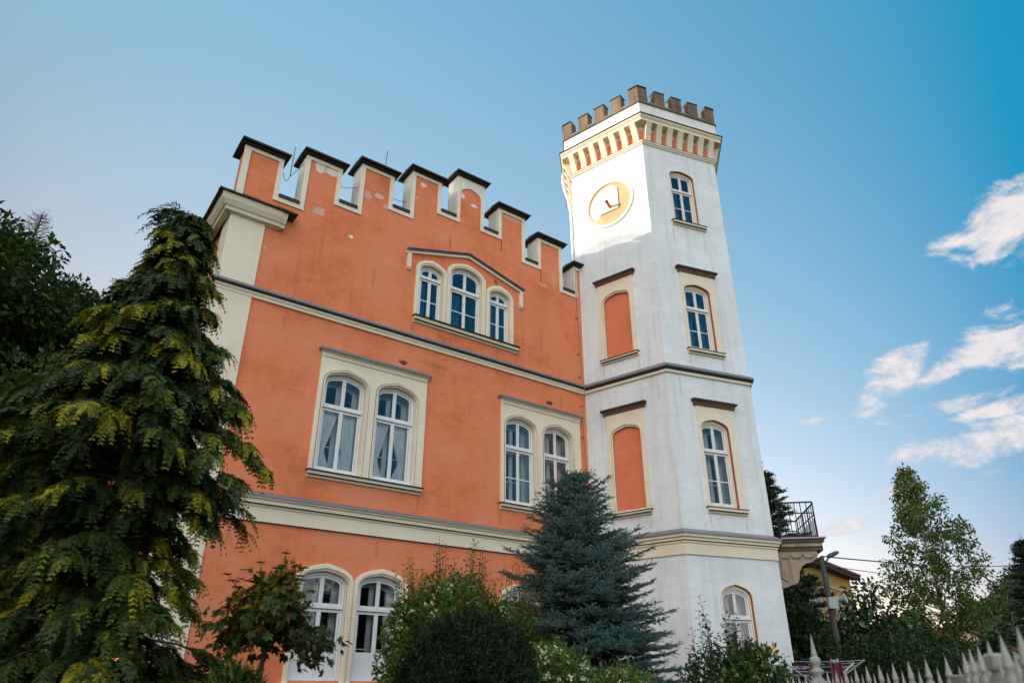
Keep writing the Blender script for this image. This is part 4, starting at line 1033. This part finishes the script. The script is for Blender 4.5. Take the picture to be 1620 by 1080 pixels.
# ---- shrubs along the wall
def dome(name, label, cat, loc, rx, ry, rz, zc, seed, lm, leaf, nleaf, lm2=None, p2=0, shoots=0, sh_h=.5, rough=.16, dotmat=None, ndot=0, dots=.03):
    rng = np.random.default_rng(seed); root = thing(name, label, cat, loc)
    d = unit(rng.normal(size=(nleaf, 3))); th = np.arctan2(d[:, 1], d[:, 0])
    bump_ = 1 + rough * (np.sin(th * 5 + seed) * np.cos(d[:, 2] * 6 + seed) + .6 * np.sin(th * 11 + d[:, 2] * 9))
    rr = (1 - .45 * rng.random(nleaf) ** 2.2) * bump_
    P = d * rr[:, None] * np.array([rx, ry, rz]) + np.array([0, 0, zc])
    keep = P[:, 2] > .03; P = P[keep]; d = d[keep]; k = len(P)
    D = d * .7 + rng.normal(size=(k, 3)) * .7 + np.array([0, 0, .25]); N = rng.normal(size=(k, 3)) * .6 + d * .5 + np.array([0, 0, .6])
    s = rng.uniform(.65, 1.3, k); parts = [(*leaves(P, D, N, leaf[0] * s, leaf[1] * s), 0)]
    b = MB(Matrix.Identity(4))
    for i in range(9):
        a = i * 2.4; b.tube([(.05 * math.cos(a), .05 * math.sin(a), -.05), (rx * .35 * math.cos(a), ry * .35 * math.sin(a), zc * .8), (rx * .7 * math.cos(a), ry * .7 * math.sin(a), zc + rz * .5)], [.02, .014, .005], BK, 5)
    sp, sd, sn, ss = [], [], [], []
    for i in range(shoots):
        a = rng.random() * 6.28; q = math.sqrt(rng.random()) * .92; x, y = rx * q * math.cos(a), ry * q * math.sin(a); zt = zc + rz * math.sqrt(max(0, 1 - q * q))
        h = sh_h * rng.uniform(.4, 1.1); tip = np.array([x * 1.06 + rng.normal() * .05, y + rng.normal() * .05, zt + h]); st = np.array([x * .9, y * .9, zt - .25])
        b.tube([st, (st * .5 + tip * .5) + rng.normal(size=3) * .015, tip], [.006, .005, .002], BK, 4, caps=False)
        m_ = int(9 + h * 26)
        for j in range(m_):
            t = (j + .5) / m_; p_ = st + (tip - st) * t; aa = j * 2.4
            o = np.array([math.cos(aa), math.sin(aa), .5]); sp.append(p_ + o * .02); sd.append(o + rng.normal(size=3) * .25); sn.append(np.array([0, 0, 1.]) - o * .3 + rng.normal(size=3) * .2); ss.append(rng.uniform(.7, 1.15) * (1.1 - .5 * t))
    if shoots:
        ss = np.array(ss); parts.append((*leaves(np.array(sp), np.array(sd), np.array(sn), leaf[0] * 1.3 * ss, leaf[1] * 1.35 * ss), 1 if lm2 else 0))
    mats = [LM[lm]] + ([LM[lm2]] if lm2 else [])
    V, F, MI = join(parts)
    if lm2 and p2: MI = np.where((rng.random(len(MI)) < p2), 1, MI)
    npmesh('foliage', V, F, mats, MI, root); b.build('stem', root, smooth=True)
    if ndot:
        d = unit(rng.normal(size=(ndot, 3)) + np.array([0, -.5, .4])); c = d * np.array([rx, ry, rz]) * rng.uniform(.95, 1.1, (ndot, 1)) + np.array([0, 0, zc]); q = 9
        P = np.repeat(c, q, 0) + rng.normal(size=(ndot * q, 3)) * dots * .5; Dq = rng.normal(size=(ndot * q, 3)) + np.array([0, 0, .5])
        npmesh('blossom', *leaves(P, Dq, np.repeat(d, q, 0) + rng.normal(size=(ndot * q, 3)) * .3, dots * .9, dots * .8), [LM[dotmat]], None, root)
    return root
p = pt(742, 1085, 9.6); dome('yew_bush', 'dark rounded yew bush below the middle of the facade', 'bush', (p.x, p.y, 0), .86, .82, 1.0, 1.55, 21, 'yew', (.075, .016), 60000, None, 0, 110, .16, .11)
p = pt(708, 1085, 12.0); dome('dogwood_shrub', 'tall leafy green shrub with upright shoots and small white blossoms behind the dark yew', 'shrub', (p.x, p.y, 0), 1.0, .75, 1.22, 2.05, 22, 'shrub', (.08, .038), 26000, 'shruby', .12, 60, .75, .14, 'flower', 120, .035)
p = pt(815, 1085, 12.2); dome('forsythia_shrub', 'thin green shrub with airy upright twigs between yew and blue spruce', 'shrub', (p.x, p.y, 0), .7, .6, .95, 1.85, 23, 'shrub', (.075, .035), 9500, 'shruby', .2, 44, .8, .2)
p = pt(875, 1095, 10.4); dome('elder_shrub', 'low shrub covered in clusters of white flowers at the foot of the blue spruce', 'shrub', (p.x, p.y, 0), .55, .5, .6, 1.62, 24, 'shrub', (.085, .042), 4200, 'shruby', .15, 14, .35, .2, 'flower', 80, .045)
p = pt(985, 1095, 11); dome('spirea_shrub', 'small bright green shrub with white flowers low in front of the spruce', 'shrub', (p.x, p.y, 0), .5, .5, .55, 1.45, 25, 'shrub', (.075, .036), 3200, 'shruby', .35, 12, .25, .18, 'flower', 12, .04)
p = pt(1140, 1092, 12.0); dome('jasmine_shrub', 'dark shrub with tall thin leafy shoots against the white tower wall', 'shrub', (p.x, p.y, 0), .52, .5, .72, 1.55, 26, 'rosel', (.085, .04), 3600, None, 0, 20, .75, .2)
p = pt(1200, 1095, 11.6); dome('rose_bush', 'rose bush with a few orange blooms under the lowest tower window', 'shrub', (p.x, p.y, 0), .42, .42, .66, 1.62, 27, 'shrub', (.085, .05), 3000, 'rosel', .55, 10, .25, .2, 'rose', 7, .075)
p = pt(1243, 1095, 11.8); dome('box_shrub', 'small low shrub at the right foot of the white tower', 'shrub', (p.x, p.y, 0), .25, .25, .42, 1.5, 28, 'shrub', (.08, .045), 900, 'rosel', .5, 4, .2, .2)
p = pt(365, 1092, 6.6); dome('juniper_bush', 'low feathery juniper bush at the foot of the young maple', 'bush', (p.x, p.y, 0), .26, .26, .42, 1.40, 29, 'cyp', (.11, .02), 9000, 'cypm', .2, 16, .12, .12)

# ---- woodland on the left slope
GW = 'trees on the wooded slope left of the house'
def onhill(px, py, d): 
    q = pt(px, py, d); return Vector((q.x, q.y, float(hfun(np.array(q.x), np.array(q.y))))), q.z
q, zt = onhill(-40, 330, 40); wt1 = tree('beech_tree', 'huge dark leafy tree filling the left edge of the photo', 'tree', q, zt - q.z - 1.3, 6.3, 3.0, 31, 'oak', (.34, .2), 85, (1.2, 2.0), 120, GW, .4)
q, zt = onhill(112, 452, 43); wt2 = tree('oak_tree', 'leafy dark green tree rising just left of the gold-tipped conifer', 'tree', q, zt - q.z - .6, 4.9, 2.5, 32, 'oak', (.32, .19), 70, (1.1, 1.8), 120, GW, .35)
q, zt = onhill(60, 400, 46); copytree(wt2, q, 1.3, (1.0, 1.0, (zt - q.z - 1.5) / 14.5), 'dark tree on the slope below the bare dead conifer top', GW)
q, zt = onhill(165, 448, 47); copytree(wt1, q, 2.2, (.7, .7, (zt - q.z + .6) / 20.), 'round-topped tree farthest right on the wooded slope', GW)
for i, (px, py, d, lb) in enumerate(((10, 560, 33, 'lower bushy tree at the left edge under the tallest tree'), (95, 560, 35, 'lower dark tree in the middle of the slope woodland'), (185, 560, 37, 'low dark tree directly behind the top of the gold-tipped conifer'), (235, 640, 36, 'low dark tree behind the conifer near the house flank'))):
    q, zt = onhill(px, py, d); copytree((wt1, wt2)[i % 2], q, i * 1.7, ((.75, .75, (zt - q.z) / (19. if i % 2 == 0 else 14.5))), lb, GW)
for i, (px, py, d, rx, lb) in enumerate(((-20, 590, 29, 3.2, 'dark leafy thicket at the left edge below the tall trees'), (85, 585, 31, 2.8, 'dark leafy thicket just left of the gold-tipped conifer'), (40, 640, 26, 2.6, 'lowest dark bush on the slope left of the conifer'), (150, 600, 33, 2.8, 'dark bush on the slope half hidden by the gold-tipped conifer'))):
    q, zt = onhill(px, py, d); hh = max(3.0, zt - q.z); dome('slope_bush', lb, 'bush', q, rx, rx, hh * .5, hh * .5, 70 + i, 'oak', (.30, .17), 5200, None, 0, 0, .2, .25)['group'] = GW
q, zt = onhill(58, 340, 46)
dead = thing('dead_conifer', 'bare dead conifer top sticking out above the left trees', 'tree', q, 0, GW)
b = MB(Matrix.Identity(4)); rnd = random.Random(3); Hd = zt - q.z
b.tube([(0, 0, 0), (.1, 0, Hd * .6), (.35, 0, Hd)], [.22, .13, .03], BK, 7)
br = MB(Matrix.Identity(4))
for i in range(70):
    f = .74 + .25 * i / 70; a = i * 2.4; l = (1 - f) * 5.0 + .3; x0 = .35 * f * f
    tip = (x0 + math.cos(a) * l, math.sin(a) * l, Hd * f + l * .25)
    br.tube([(x0, 0, Hd * f), tip], [.022, .008], BK, 4)
    for k in range(4):
        t = .4 + .18 * k; m_ = [x0 + (tip[0] - x0) * t, tip[1] * t, Hd * f + l * .25 * t]
        br.tube([m_, (m_[0] + rnd.uniform(-.4, .4), m_[1] + rnd.uniform(-.4, .4), m_[2] + rnd.uniform(-.05, .35))], [.012, .004], BK, 3)
b.build('trunk', dead, smooth=True); br.build('branches', dead)
for k_, (a_, d_) in enumerate(((101, 27), (121, 30), (138, 34))):
    copytree((wt2, wt1, wt2)[k_], (d_ * math.sin(R(a_)), d_ * math.cos(R(a_)), 0), k_ * 2.0, (.8, .8, .62), 'leafy tree across the street, seen only as a dark reflection in the house windows', 'street trees opposite the house')
# rest of the slope woodland, out of the frame to the left: one mass that shades the garden
rng = np.random.default_rng(77); cs, rs = [], []
for i in range(1500):
    a = R(rng.uniform(-124, -47)); d = rng.uniform(38, 72); x, y = d * math.sin(a), d * math.cos(a)
    h = float(hfun(np.array(x), np.array(y))); top = float(sunplane(x, y, 13.2 + .6 * math.sin(x * .9) * math.sin(y * .7) + abs(rng.normal()) * .9)) if a < R(-58) else h + 10
    if top - h < 3: continue
    r_ = rng.uniform(1.6, 2.6); z = h + r_ * .6 + (top - h - r_ * 1.5) * math.sqrt(rng.random())
    cs.append((x, y, z)); rs.append(r_)
V, F = clump_crown(rng, np.array(cs), np.array(rs), 22, .75, .5)
tag(npmesh('slope_woodland', V, F, [LM['oak']]), 'dense leafy woodland covering the slope left of the garden', 'woodland', None, 'stuff')

# ---- right-hand background
def tr(name, label, px, py, d, rad, c0, seed, lm, **k):
    q = pt(px, py, d); g = float(hfun(np.array(q.x), np.array(q.y)))
    return tree(name, label, 'tree', (q.x, q.y, g), q.z - g, rad, c0, seed, lm, **k)
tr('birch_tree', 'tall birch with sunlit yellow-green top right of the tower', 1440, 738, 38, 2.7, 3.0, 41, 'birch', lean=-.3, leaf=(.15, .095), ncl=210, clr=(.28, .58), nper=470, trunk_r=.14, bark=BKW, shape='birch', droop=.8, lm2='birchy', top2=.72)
tr('walnut_tree', 'dark broad tree with pale leaf patches beside the utility pole', 1372, 930, 27, 1.35, .8, 42, 'walnut', leaf=(.20, .11), ncl=60, clr=(.45, .8), nper=200, trunk_r=.12, shape='dome')
tr('lime_tree', 'very dark leafy tree right behind the tower foot under the balcony', 1246, 915, 25, .9, .5, 43, 'dark', leaf=(.18, .11), ncl=60, clr=(.4, .75), nper=220, trunk_r=.1, shape='tall')
tr('hazel_tree', 'low dark tree between utility pole and laundry', 1308, 1004, 30, 1.3, .3, 44, 'dark', leaf=(.2, .12), ncl=40, clr=(.4, .75), nper=190, trunk_r=.1, shape='dome')
tr('ash_tree', 'low dark tree in front of the birch trunk', 1415, 985, 31, 1.5, .3, 45, 'dark', leaf=(.2, .12), ncl=50, clr=(.5, .8), nper=190, trunk_r=.1, shape='dome')
tr('elm_tree', 'dark rounded tree between birch and small house', 1450, 985, 42, 1.2, .5, 46, 'dark', leaf=(.22, .14), ncl=50, clr=(.5, .9), nper=170, trunk_r=.12, shape='dome')
q = pt(1206, 735, 31); spruce('spruce_tree', 'dark spruce rising behind the balcony railing', (q.x, q.y, 0), q.z, 1.5, 47, 'spruce', 'spruce', nw=20, nn=9, needle=.10, shoot=.26, irregular=.3, rise=.05)
q = pt(1614, 848, 48); g = float(hfun(np.array(q.x), np.array(q.y))); spruce('fir_tree', 'dark fir cut off by the right edge of the photo', (q.x, q.y, g), q.z - g, 1.5, 48, 'spruce', 'spruce', nw=18, nn=8, needle=.13, shoot=.34, irregular=.3, rise=.0)
for i, (px, py, d, rx, rz, lb) in enumerate(((1375, 1022, 17, .9, .8, 'green hedge bush just right of the laundry'), (1440, 1010, 20, 1.4, 1.1, 'wide dark green bush behind the fence spears'), (1492, 1040, 22, .95, .8, 'dark green bush in front of the small pale house'), (1568, 1012, 26, .45, .7, 'dark bush beside the small pale house gable'))):
    q = pt(px, py, d); dome('hedge_bush', lb, 'bush', (q.x, q.y, 0), rx, rx * .8, rz, q.z - rz, 50 + i, 'hedge', (.085, .045), 9500, None, 0, 6, .2, .2)
# far wood on the right hill
rng = np.random.default_rng(88); cs, rs = [], []
for i in range(520):
    a = R(rng.uniform(28.5, 62)); d = rng.uniform(82, 165); x, y = d * math.sin(a), d * math.cos(a); h = float(hfun(np.array(x), np.array(y)))
    cs.append((x, y, h + rng.uniform(.4, 2.6) * min(1, .3 + (math.degrees(a) - 28) / 5))); rs.append(rng.uniform(1.3, 2.4))
V, F = clump_crown(rng, np.array(cs), np.array(rs), 62, .55, .34)
tag(npmesh('hill_woodland', V, F, [LM['wood']]), 'dark wood covering the low hill at the right edge', 'woodland', None, 'stuff')

# ================================================================== BACKGROUND BUILDINGS
YEL = stucco('yellow_render', (.62, .36, .11), .08, .2); PALE = stucco('pale_render', (.62, .50, .38), .06, .2); REDROOF = plain('red_roof', (.20, .055, .04), .8, 0, .3, 8)
ORH = stucco('apricot_render', (.70, .36, .20), .06, .2); GREYWIN = plain('grey_window', (.10, .12, .14), .3, 0, .3, 4)
P1, P2 = pt(1215, 835, 36), pt(1342, 908, 47.5)
d2 = Vector((P2.x - P1.x, P2.y - P1.y, 0)); yl = d2.length; yh = thing('yellow_house', 'tall yellow house with dark red roof behind the utility pole', 'house', (P1.x, P1.y, 0), math.atan2(d2.y, d2.x))
ez = P2.z
b = MB(Matrix.Identity(4)); b.add([(0, 0, -.2), (yl, 0, -.2), (yl, 9, -.2), (0, 9, -.2), (0, 0, ez), (yl, 0, ez), (yl, 9, ez), (0, 9, ez), (0, 4.5, ez + 1.6), (yl, 4.5, ez + 1.6)], [(0, 1, 5, 4), (1, 2, 6, 9, 5), (2, 3, 7, 6), (3, 0, 4, 8, 7)], YEL)
b.box(-.02, yl + .02, -.06, -.001, ez - 1.15, ez - 1.0, PALE); b.build('wall', yh)
b = MB(Matrix.Identity(4)); b.box(-.3, yl + .5, -.5, 0, ez - .3, ez - .02, M['tile'])
b.add([(-.3, -.55, ez), (yl + .5, -.55, ez), (yl + .5, 4.5, ez + 2.0), (-.3, 4.5, ez + 2.0), (-.3, 9.5, ez), (yl + .5, 9.5, ez), (yl + .5, -.55, ez - .12), (-.3, -.55, ez - .12)], [(0, 1, 2, 3), (3, 2, 5, 4), (0, 7, 6, 1)], REDROOF); b.build('roof', yh)
for zc in (ez - 2.35, ez - 5.2):
    for i in range(7):
        x = yl - 1.3 - i * 1.75
        if x < .6: continue
        b = MB(Matrix.Identity(4)); o_ = arch(x, .46, zc - .85, zc + .62, zc + .88); i_ = arch(x, .36, zc - .75, zc + .6, zc + .78)
        b.ring(o_, i_, -.05, .02, M['frame']); b.add([(p_[0], -.01, p_[1]) for p_ in i_], [tuple(range(len(i_)))[::-1]], GREYWIN); b.box(x - .03, x + .03, -.045, -.012, zc - .8, zc + .75, M['frame']); b.box(x - .5, x + .5, -.12, -.001, zc - .95, zc - .87, M['frame'])
        b.build('window', yh)
# small pale house at far right
q = pt(1528, 982, 60); g0 = 0.0; sh = thing('small_house', 'small pale gabled house far right with sunlit gable and red verge', 'house', (q.x, q.y, g0), R(-8))
hz = q.z - .35; b = MB(Matrix.Identity(4))
gx0, gx1 = -3.4, 3.0
b.add([(gx0, 0, -.2), (gx1, 0, -.2), (gx1, 0, hz - 1.7), (-.6, 0, hz), (gx0, 0, hz - 1.55), (gx0, 8, -.2), (gx1, 8, -.2), (gx1, 8, hz - 1.7), (-.6, 8, hz), (gx0, 8, hz - 1.55)], [(0, 1, 2, 3, 4), (1, 6, 7, 2), (5, 0, 4, 9)], PALE); b.build('wall', sh)
b = MB(Matrix.Identity(4)); b.add([(-.6, -.3, hz + .18), (gx1 + .35, -.3, hz - 1.72), (gx1 + .35, 8.3, hz - 1.72), (-.6, 8.3, hz + .18), (gx0 - .35, -.3, hz - 1.56), (gx0 - .35, 8.3, hz - 1.56), (-.6, -.3, hz + .02), (gx1 + .35, -.3, hz - 1.9), (gx0 - .35, -.3, hz - 1.74)], [(0, 1, 2, 3), (0, 3, 5, 4), (0, 6, 7, 1), (0, 4, 8, 6)], REDROOF); b.build('roof', sh)
b = MB(Matrix.Identity(4)); b.box(-1.9, -.6, -.05, -.001, hz - 2.1, hz - .75, M['frame']); b.box(-1.8, -1.28, -.06, -.051, hz - 2.0, hz - .85, GREYWIN); b.box(-1.2, -.7, -.06, -.051, hz - 2.0, hz - .85, GREYWIN); b.box(-2.0, -.5, -.1, -.001, hz - 2.2, hz - 2.1, M['frame']); b.build('window', sh)
# low apricot house glimpsed through the trees
q = pt(1388, 1016, 55); ah = thing('apricot_house', 'sunlit apricot house glimpsed low between the dark trees', 'house', (q.x, q.y, 0), R(-20))
b = MB(Matrix.Identity(4)); b.add([(-3, 0, -.2), (3, 0, -.2), (3, 6, -.2), (-3, 6, -.2), (-3, 0, q.z - .3), (3, 0, q.z - .3), (3, 6, q.z - .3), (-3, 6, q.z - .3)], [(0, 1, 5, 4), (1, 2, 6, 5), (2, 3, 7, 6), (3, 0, 4, 7)], ORH); b.build('wall', ah)
b = MB(Matrix.Identity(4)); z_ = q.z - .3; b.add([(-3.4, -.4, z_), (3.4, -.4, z_), (3.4, 3, z_ + 1.5), (-3.4, 3, z_ + 1.5), (-3.4, 6.4, z_), (3.4, 6.4, z_)], [(0, 1, 2, 3), (3, 2, 5, 4), (0, 3, 4), (1, 5, 2)], REDROOF); b.build('roof', ah)

# ================================================================== STREET FURNITURE
q = pt(1299, 880, 25); CON = plain('weathered_concrete', (.085, .085, .075), .9, 0, .3, 3, .2); LGREY = plain('light_grey_plastic', (.42, .43, .42), .5, 0, .1, 5)
pole = thing('utility_pole', 'grey concrete utility pole with street lamp and loudspeakers', 'utility pole', (q.x, q.y, 0))
b = MB(Matrix.Identity(4)); b.tube([(0, 0, -.2), (0, 0, q.z)], [.115, .08], CON, 12); b.tube([(0, 0, 2.6), (0, 0, 2.64)], [.112, .112], M['wire'], 12); b.tube([(0, 0, q.z - .6), (0, 0, q.z - .55)], [.09, .09], M['wire'], 12); b.build('post', pole)
b = MB(Matrix.Identity(4)); b.tube([(0, -.05, q.z - .25), (.12, -.08, q.z - .12), (.22, -.1, q.z - .02)], .03, M['wire'], 6)
b.lathe([(.0, -.42), (.07, -.40), (.12, -.25), (.125, .1), (.09, .3), (.04, .36), (0, .37)], CON, 0, 0, 12)
LM_ = Matrix.Translation((.34, -.12, q.z + .06)) @ Matrix.Rotation(R(68), 4, 'Y') @ Matrix.Scale(.55, 4)
nv = 12 * 7; 
for i in range(len(b.v) - nv, len(b.v)): b.v[i] = tuple(LM_ @ Vector(b.v[i]))
b.build('street_lamp', pole, smooth=True)
zs_ = pt(1308, 952, 25).z
b = MB(Matrix.Identity(4)); b.box(-.13, .15, -.26, -.10, zs_ - .2, zs_ + .12, LGREY); b.build('control_box', pole)
for sx_, col_ in ((-1, M['black']), (1, LGREY)):
    b = MB(Matrix.Identity(4)); b.lathe([(.03, -.12), (.05, 0), (.10, .14), (.17, .22), (.165, .225), (.09, .15), (0, .02)], col_, 0, 0, 14)
    X_ = Matrix.Translation((sx_ * .2 + (.05 if sx_ > 0 else -.02), -.14, zs_ + (.06 if sx_ > 0 else .24))) @ Matrix.Rotation(R(75 if sx_ > 0 else -40), 4, 'Y') @ Matrix.Rotation(R(35), 4, 'X') @ Matrix.Scale(.9 if sx_ > 0 else .6, 4)
    b.v = [tuple(X_ @ Vector(v)) for v in b.v]; b.build('loudspeaker', pole, smooth=True)
def cable(name, label, a, c, sag, r=.012):
    b = MB(Matrix.Identity(4)); b.tube(drape(a, c, sag, 16), r, M['wire'], 5); tag(b.build(name), label, 'cable')
w1 = pt(1640, 890, 60); w2 = pt(1640, 926, 60)
cable('power_line', 'upper thin power line from the pole past the birch', (q.x, q.y, q.z + .02), tuple(w1), .25, .022)
w0 = pt(1303, 893, 25); cable('power_line', 'lower thin power line passing behind the birch', tuple(w0), tuple(w2), .2, .014)

# laundry
q = pt(1296, 1046, 14.5); dr_ = thing('clothes_dryer', 'rotary clothes dryer with wire lines beside the tower foot', 'clothes dryer', (q.x, q.y, 0))
zt = q.z; b = MB(Matrix.Identity(4)); b.tube([(0, 0, 0), (0, 0, zt - .1)], .022, LGREY, 8); b.build('mast', dr_)
for k in range(4):
    a = k * math.pi / 2 + .5; b = MB(Matrix.Identity(4)); b.tube([(0, 0, zt - .45), (.9 * math.cos(a), .9 * math.sin(a), zt)], .014, LGREY, 6); b.build('arm', dr_)
b = MB(Matrix.Identity(4))
for rr_ in (.45, .6, .75, .9):
    P_ = [(rr_ * math.cos(k * math.pi / 2 + .5), rr_ * math.sin(k * math.pi / 2 + .5), zt - .45 * (1 - rr_ / .9)) for k in range(5)]
    for a_, c_ in zip(P_, P_[1:]): b.tube(drape(a_, c_, .02, 6), .004, LGREY, 4)
b.build('line', dr_)
def cloth(name, label, cat, px0, px1, pyt, pyb, d, mt, mt2=None, stripes=None):
    a, c = pt(px0, pyt, d), pt(px1, pyt, d + .15); zb = pt(px0, pyb, d).z
    nx, nz = 24, 16; b = MB(Matrix.Identity(4)); mid = (a + c) / 2
    vs = []
    for j in range(nz + 1):
        for i in range(nx + 1):
            t, s = i / nx, j / nz; p_ = a.lerp(c, t); off = (.03 + .03 * s) * math.sin(t * 13 + px0) + .02 * math.sin(t * 29 + s * 3)
            vs.append((p_.x + off * .3, p_.y + off, p_.z + (zb - p_.z) * s - .03 * math.sin(math.pi * t) * (1 - s)))
    fs = [(j * (nx + 1) + i, j * (nx + 1) + i + 1, (j + 1) * (nx + 1) + i + 1, (j + 1) * (nx + 1) + i) for j in range(nz) for i in range(nx)]
    if stripes:
        for k, f_ in enumerate(fs): b.add([vs[i] for i in f_], [(0, 1, 2, 3)], stripes[(k // nx) % len(stripes)])
    else: b.add(vs, fs, mt)
    o = b.build(name, smooth=not stripes); sm = o.modifiers.new('thickness', 'SOLIDIFY'); sm.thickness = .008
    tag(o, label, cat, 'laundry on the dryer'); return o
NAVY = plain('navy_cloth', (.012, .012, .03), .9, 0, .2, 20); PLUM = plain('plum_cloth', (.13, .035, .06), .9, 0, .15, 20); LBL = plain('pale_cloth', (.35, .38, .5), .9, 0, .1, 20); RD = plain('red_cloth', (.2, .03, .05), .9, 0, .1, 20)
cloth('hanging_towel', 'dark navy towel hanging in the middle of the laundry', 'towel', 1280, 1314, 1047, 1090, 14.0, NAVY)
cloth('hanging_shirt', 'plum-coloured shirt hanging at the right end of the laundry', 'shirt', 1311, 1330, 1044, 1090, 13.8, PLUM)
cloth('striped_blanket', 'striped navy and red blanket hanging nearest the tower', 'blanket', 1252, 1278, 1046, 1084, 14.2, NAVY, None, [NAVY, NAVY, NAVY, LBL, NAVY, RD, RD, NAVY, LBL, NAVY, NAVY])
cloth('hanging_cloth', 'small pale cloth pegged behind the plum shirt', 'cloth', 1313, 1325, 1040, 1050, 14.4, LBL)

# fence: white spear-topped railing between stone posts, running towards the viewer on the right
WP = plain('fence_white_paint', (.32, .31, .28), .55, 0, .25, 20, .2); FST = stucco('fence_stone', (.36, .35, .32), .35, .8, streak=.25, dirt=(.07, .075, .055), dirt_amt=.8); FDK = plain('fence_dark_iron', (.05, .045, .04), .6, .3, .3, 12)
FA, FB, FC = pt(1236, 1078, 11.5), pt(1532, 1078, 5.6), pt(1665, 1078, 2.75)
fence = thing('spear_fence', 'white spear-topped fence with ball-and-spike post finials on the right', 'fence', (FA.x, FA.y, 0))
def spear(x, y, zt, s, tall):
    b = MB(Matrix.Translation((x - FA.x, y - FA.y, 0)))
    b.lathe([(.011, .75), (.011, zt - .34 * s)] + ([(.028 * s, zt - .33 * s), (.03 * s, zt - .31 * s), (.016 * s, zt - .29 * s), (.036 * s, zt - .23 * s), (.036 * s, zt - .20 * s), (.02 * s, zt - .165 * s), (.030 * s, zt - .155 * s), (.026 * s, zt - .14 * s), (.0, zt)] if tall else [(.026 * s, zt - .30 * s), (.026 * s, zt - .25 * s), (.013, zt - .2 * s), (.028 * s, zt - .19 * s), (.022 * s, zt - .165 * s), (0, zt)]), WP, 0, 0, 10)
    o = b.build('picket', fence, smooth=True); return o
def fpost(p_, zc, w_, fin):
    b = MB(Matrix.Translation((p_.x - FA.x, p_.y - FA.y, 0)))
    b.box(-w_, w_, -w_, w_, -.1, zc - .14, FST); e_ = .3 * w_; b.box(-w_ - e_, w_ + e_, -w_ - e_, w_ + e_, zc - .139, zc - .07, FST); e_ *= 2; b.box(-w_ - e_, w_ + e_, -w_ - e_, w_ + e_, zc - .069, zc, FST)
    o = b.build('post', fence, bevel=.012)
    if fin:
        c = MB(Matrix.Translation((p_.x - FA.x, p_.y - FA.y, zc)))
        c.lathe([(.09, .001), (.085, .02), (.05, .05), (.04, .08), (.075, .11), (.078, .13), (.045, .15), (.035, .17), (.058, .20), (.062, .23), (.05, .26), (.03, .28), (.036, .29), (.03, .31), (0, .52)], WP, 0, 0, 14)
        c.build('finial', o, smooth=True)
def run(a, c, n, z0, z1, s, skip=()):
    for i in range(n):
        t = (i + .5) / n; x, y = a.x + (c.x - a.x) * t, a.y + (c.y - a.y) * t; zt = z0 + (z1 - z0) * t
        spear(x, y, zt if i % 2 == 0 else zt - .075 * s, s, i % 2 == 0)
FP = pt(1347, 1078, 9.2); tdir = (FB - FA)
FP = FA + tdir * .36
run(FA, FP, 12, 1.88, 1.90, .75); run(FP, FB, 22, 1.91, 1.92, .8); run(FB, FC, 12, 1.93, 1.90, .8)
fpost(FP, 1.79, .10, True); fpost(FB, 1.80, .045, False); fpost(FB.lerp(FC, .60), 1.85, .024, False)
b = MB(Matrix.Translation((-FA.x, -FA.y, 0)))
for z in (.85, 1.52): b.tube([(FA.x, FA.y, z), (FB.x, FB.y, z), (FC.x, FC.y, z)], .018, WP, 6)
b.build('rail', fence)
wl = thing('stone_wall', 'mossy pale stone garden wall with capping at the lower right corner', 'wall', (FB.x, FB.y, 0))
dw = FC - FB; ln = math.hypot(dw.x, dw.y); wl.rotation_euler = (0, 0, math.atan2(dw.y, dw.x))
b = MB(Matrix.Identity(4)); rnd = random.Random(9); x = .16
while x < ln:
    l = rnd.uniform(.18, .34)
    for (z0, z1) in ((0, .45), (.46, .8), (.81, 1.2), (1.21, 1.56)):
        b.box(x + rnd.uniform(0, .01), x + l - .01, -.16 + rnd.uniform(-.012, .012), .16, z0, z1 - rnd.uniform(0, .01), FST)
    x += l
b.build('base', wl, bevel=.012)
b = MB(Matrix.Identity(4)); x = .16
while x < ln:
    l = rnd.uniform(.10, .2); e1, e2 = rnd.uniform(-.03, .03), rnd.uniform(-.03, .03)
    b.profx([(-.16 + e1, 1.564), (-.18 + e1, 1.60 + e2 * .5), (-.12, 1.68 + e2), (-.03 + e1, 1.705 + e1), (.09, 1.69 + e2), (.17, 1.62 + e1 * .5), (.16, 1.564)], x + .004, x + l - .008, FST); x += l
b.build('capping', wl, bevel=.02)
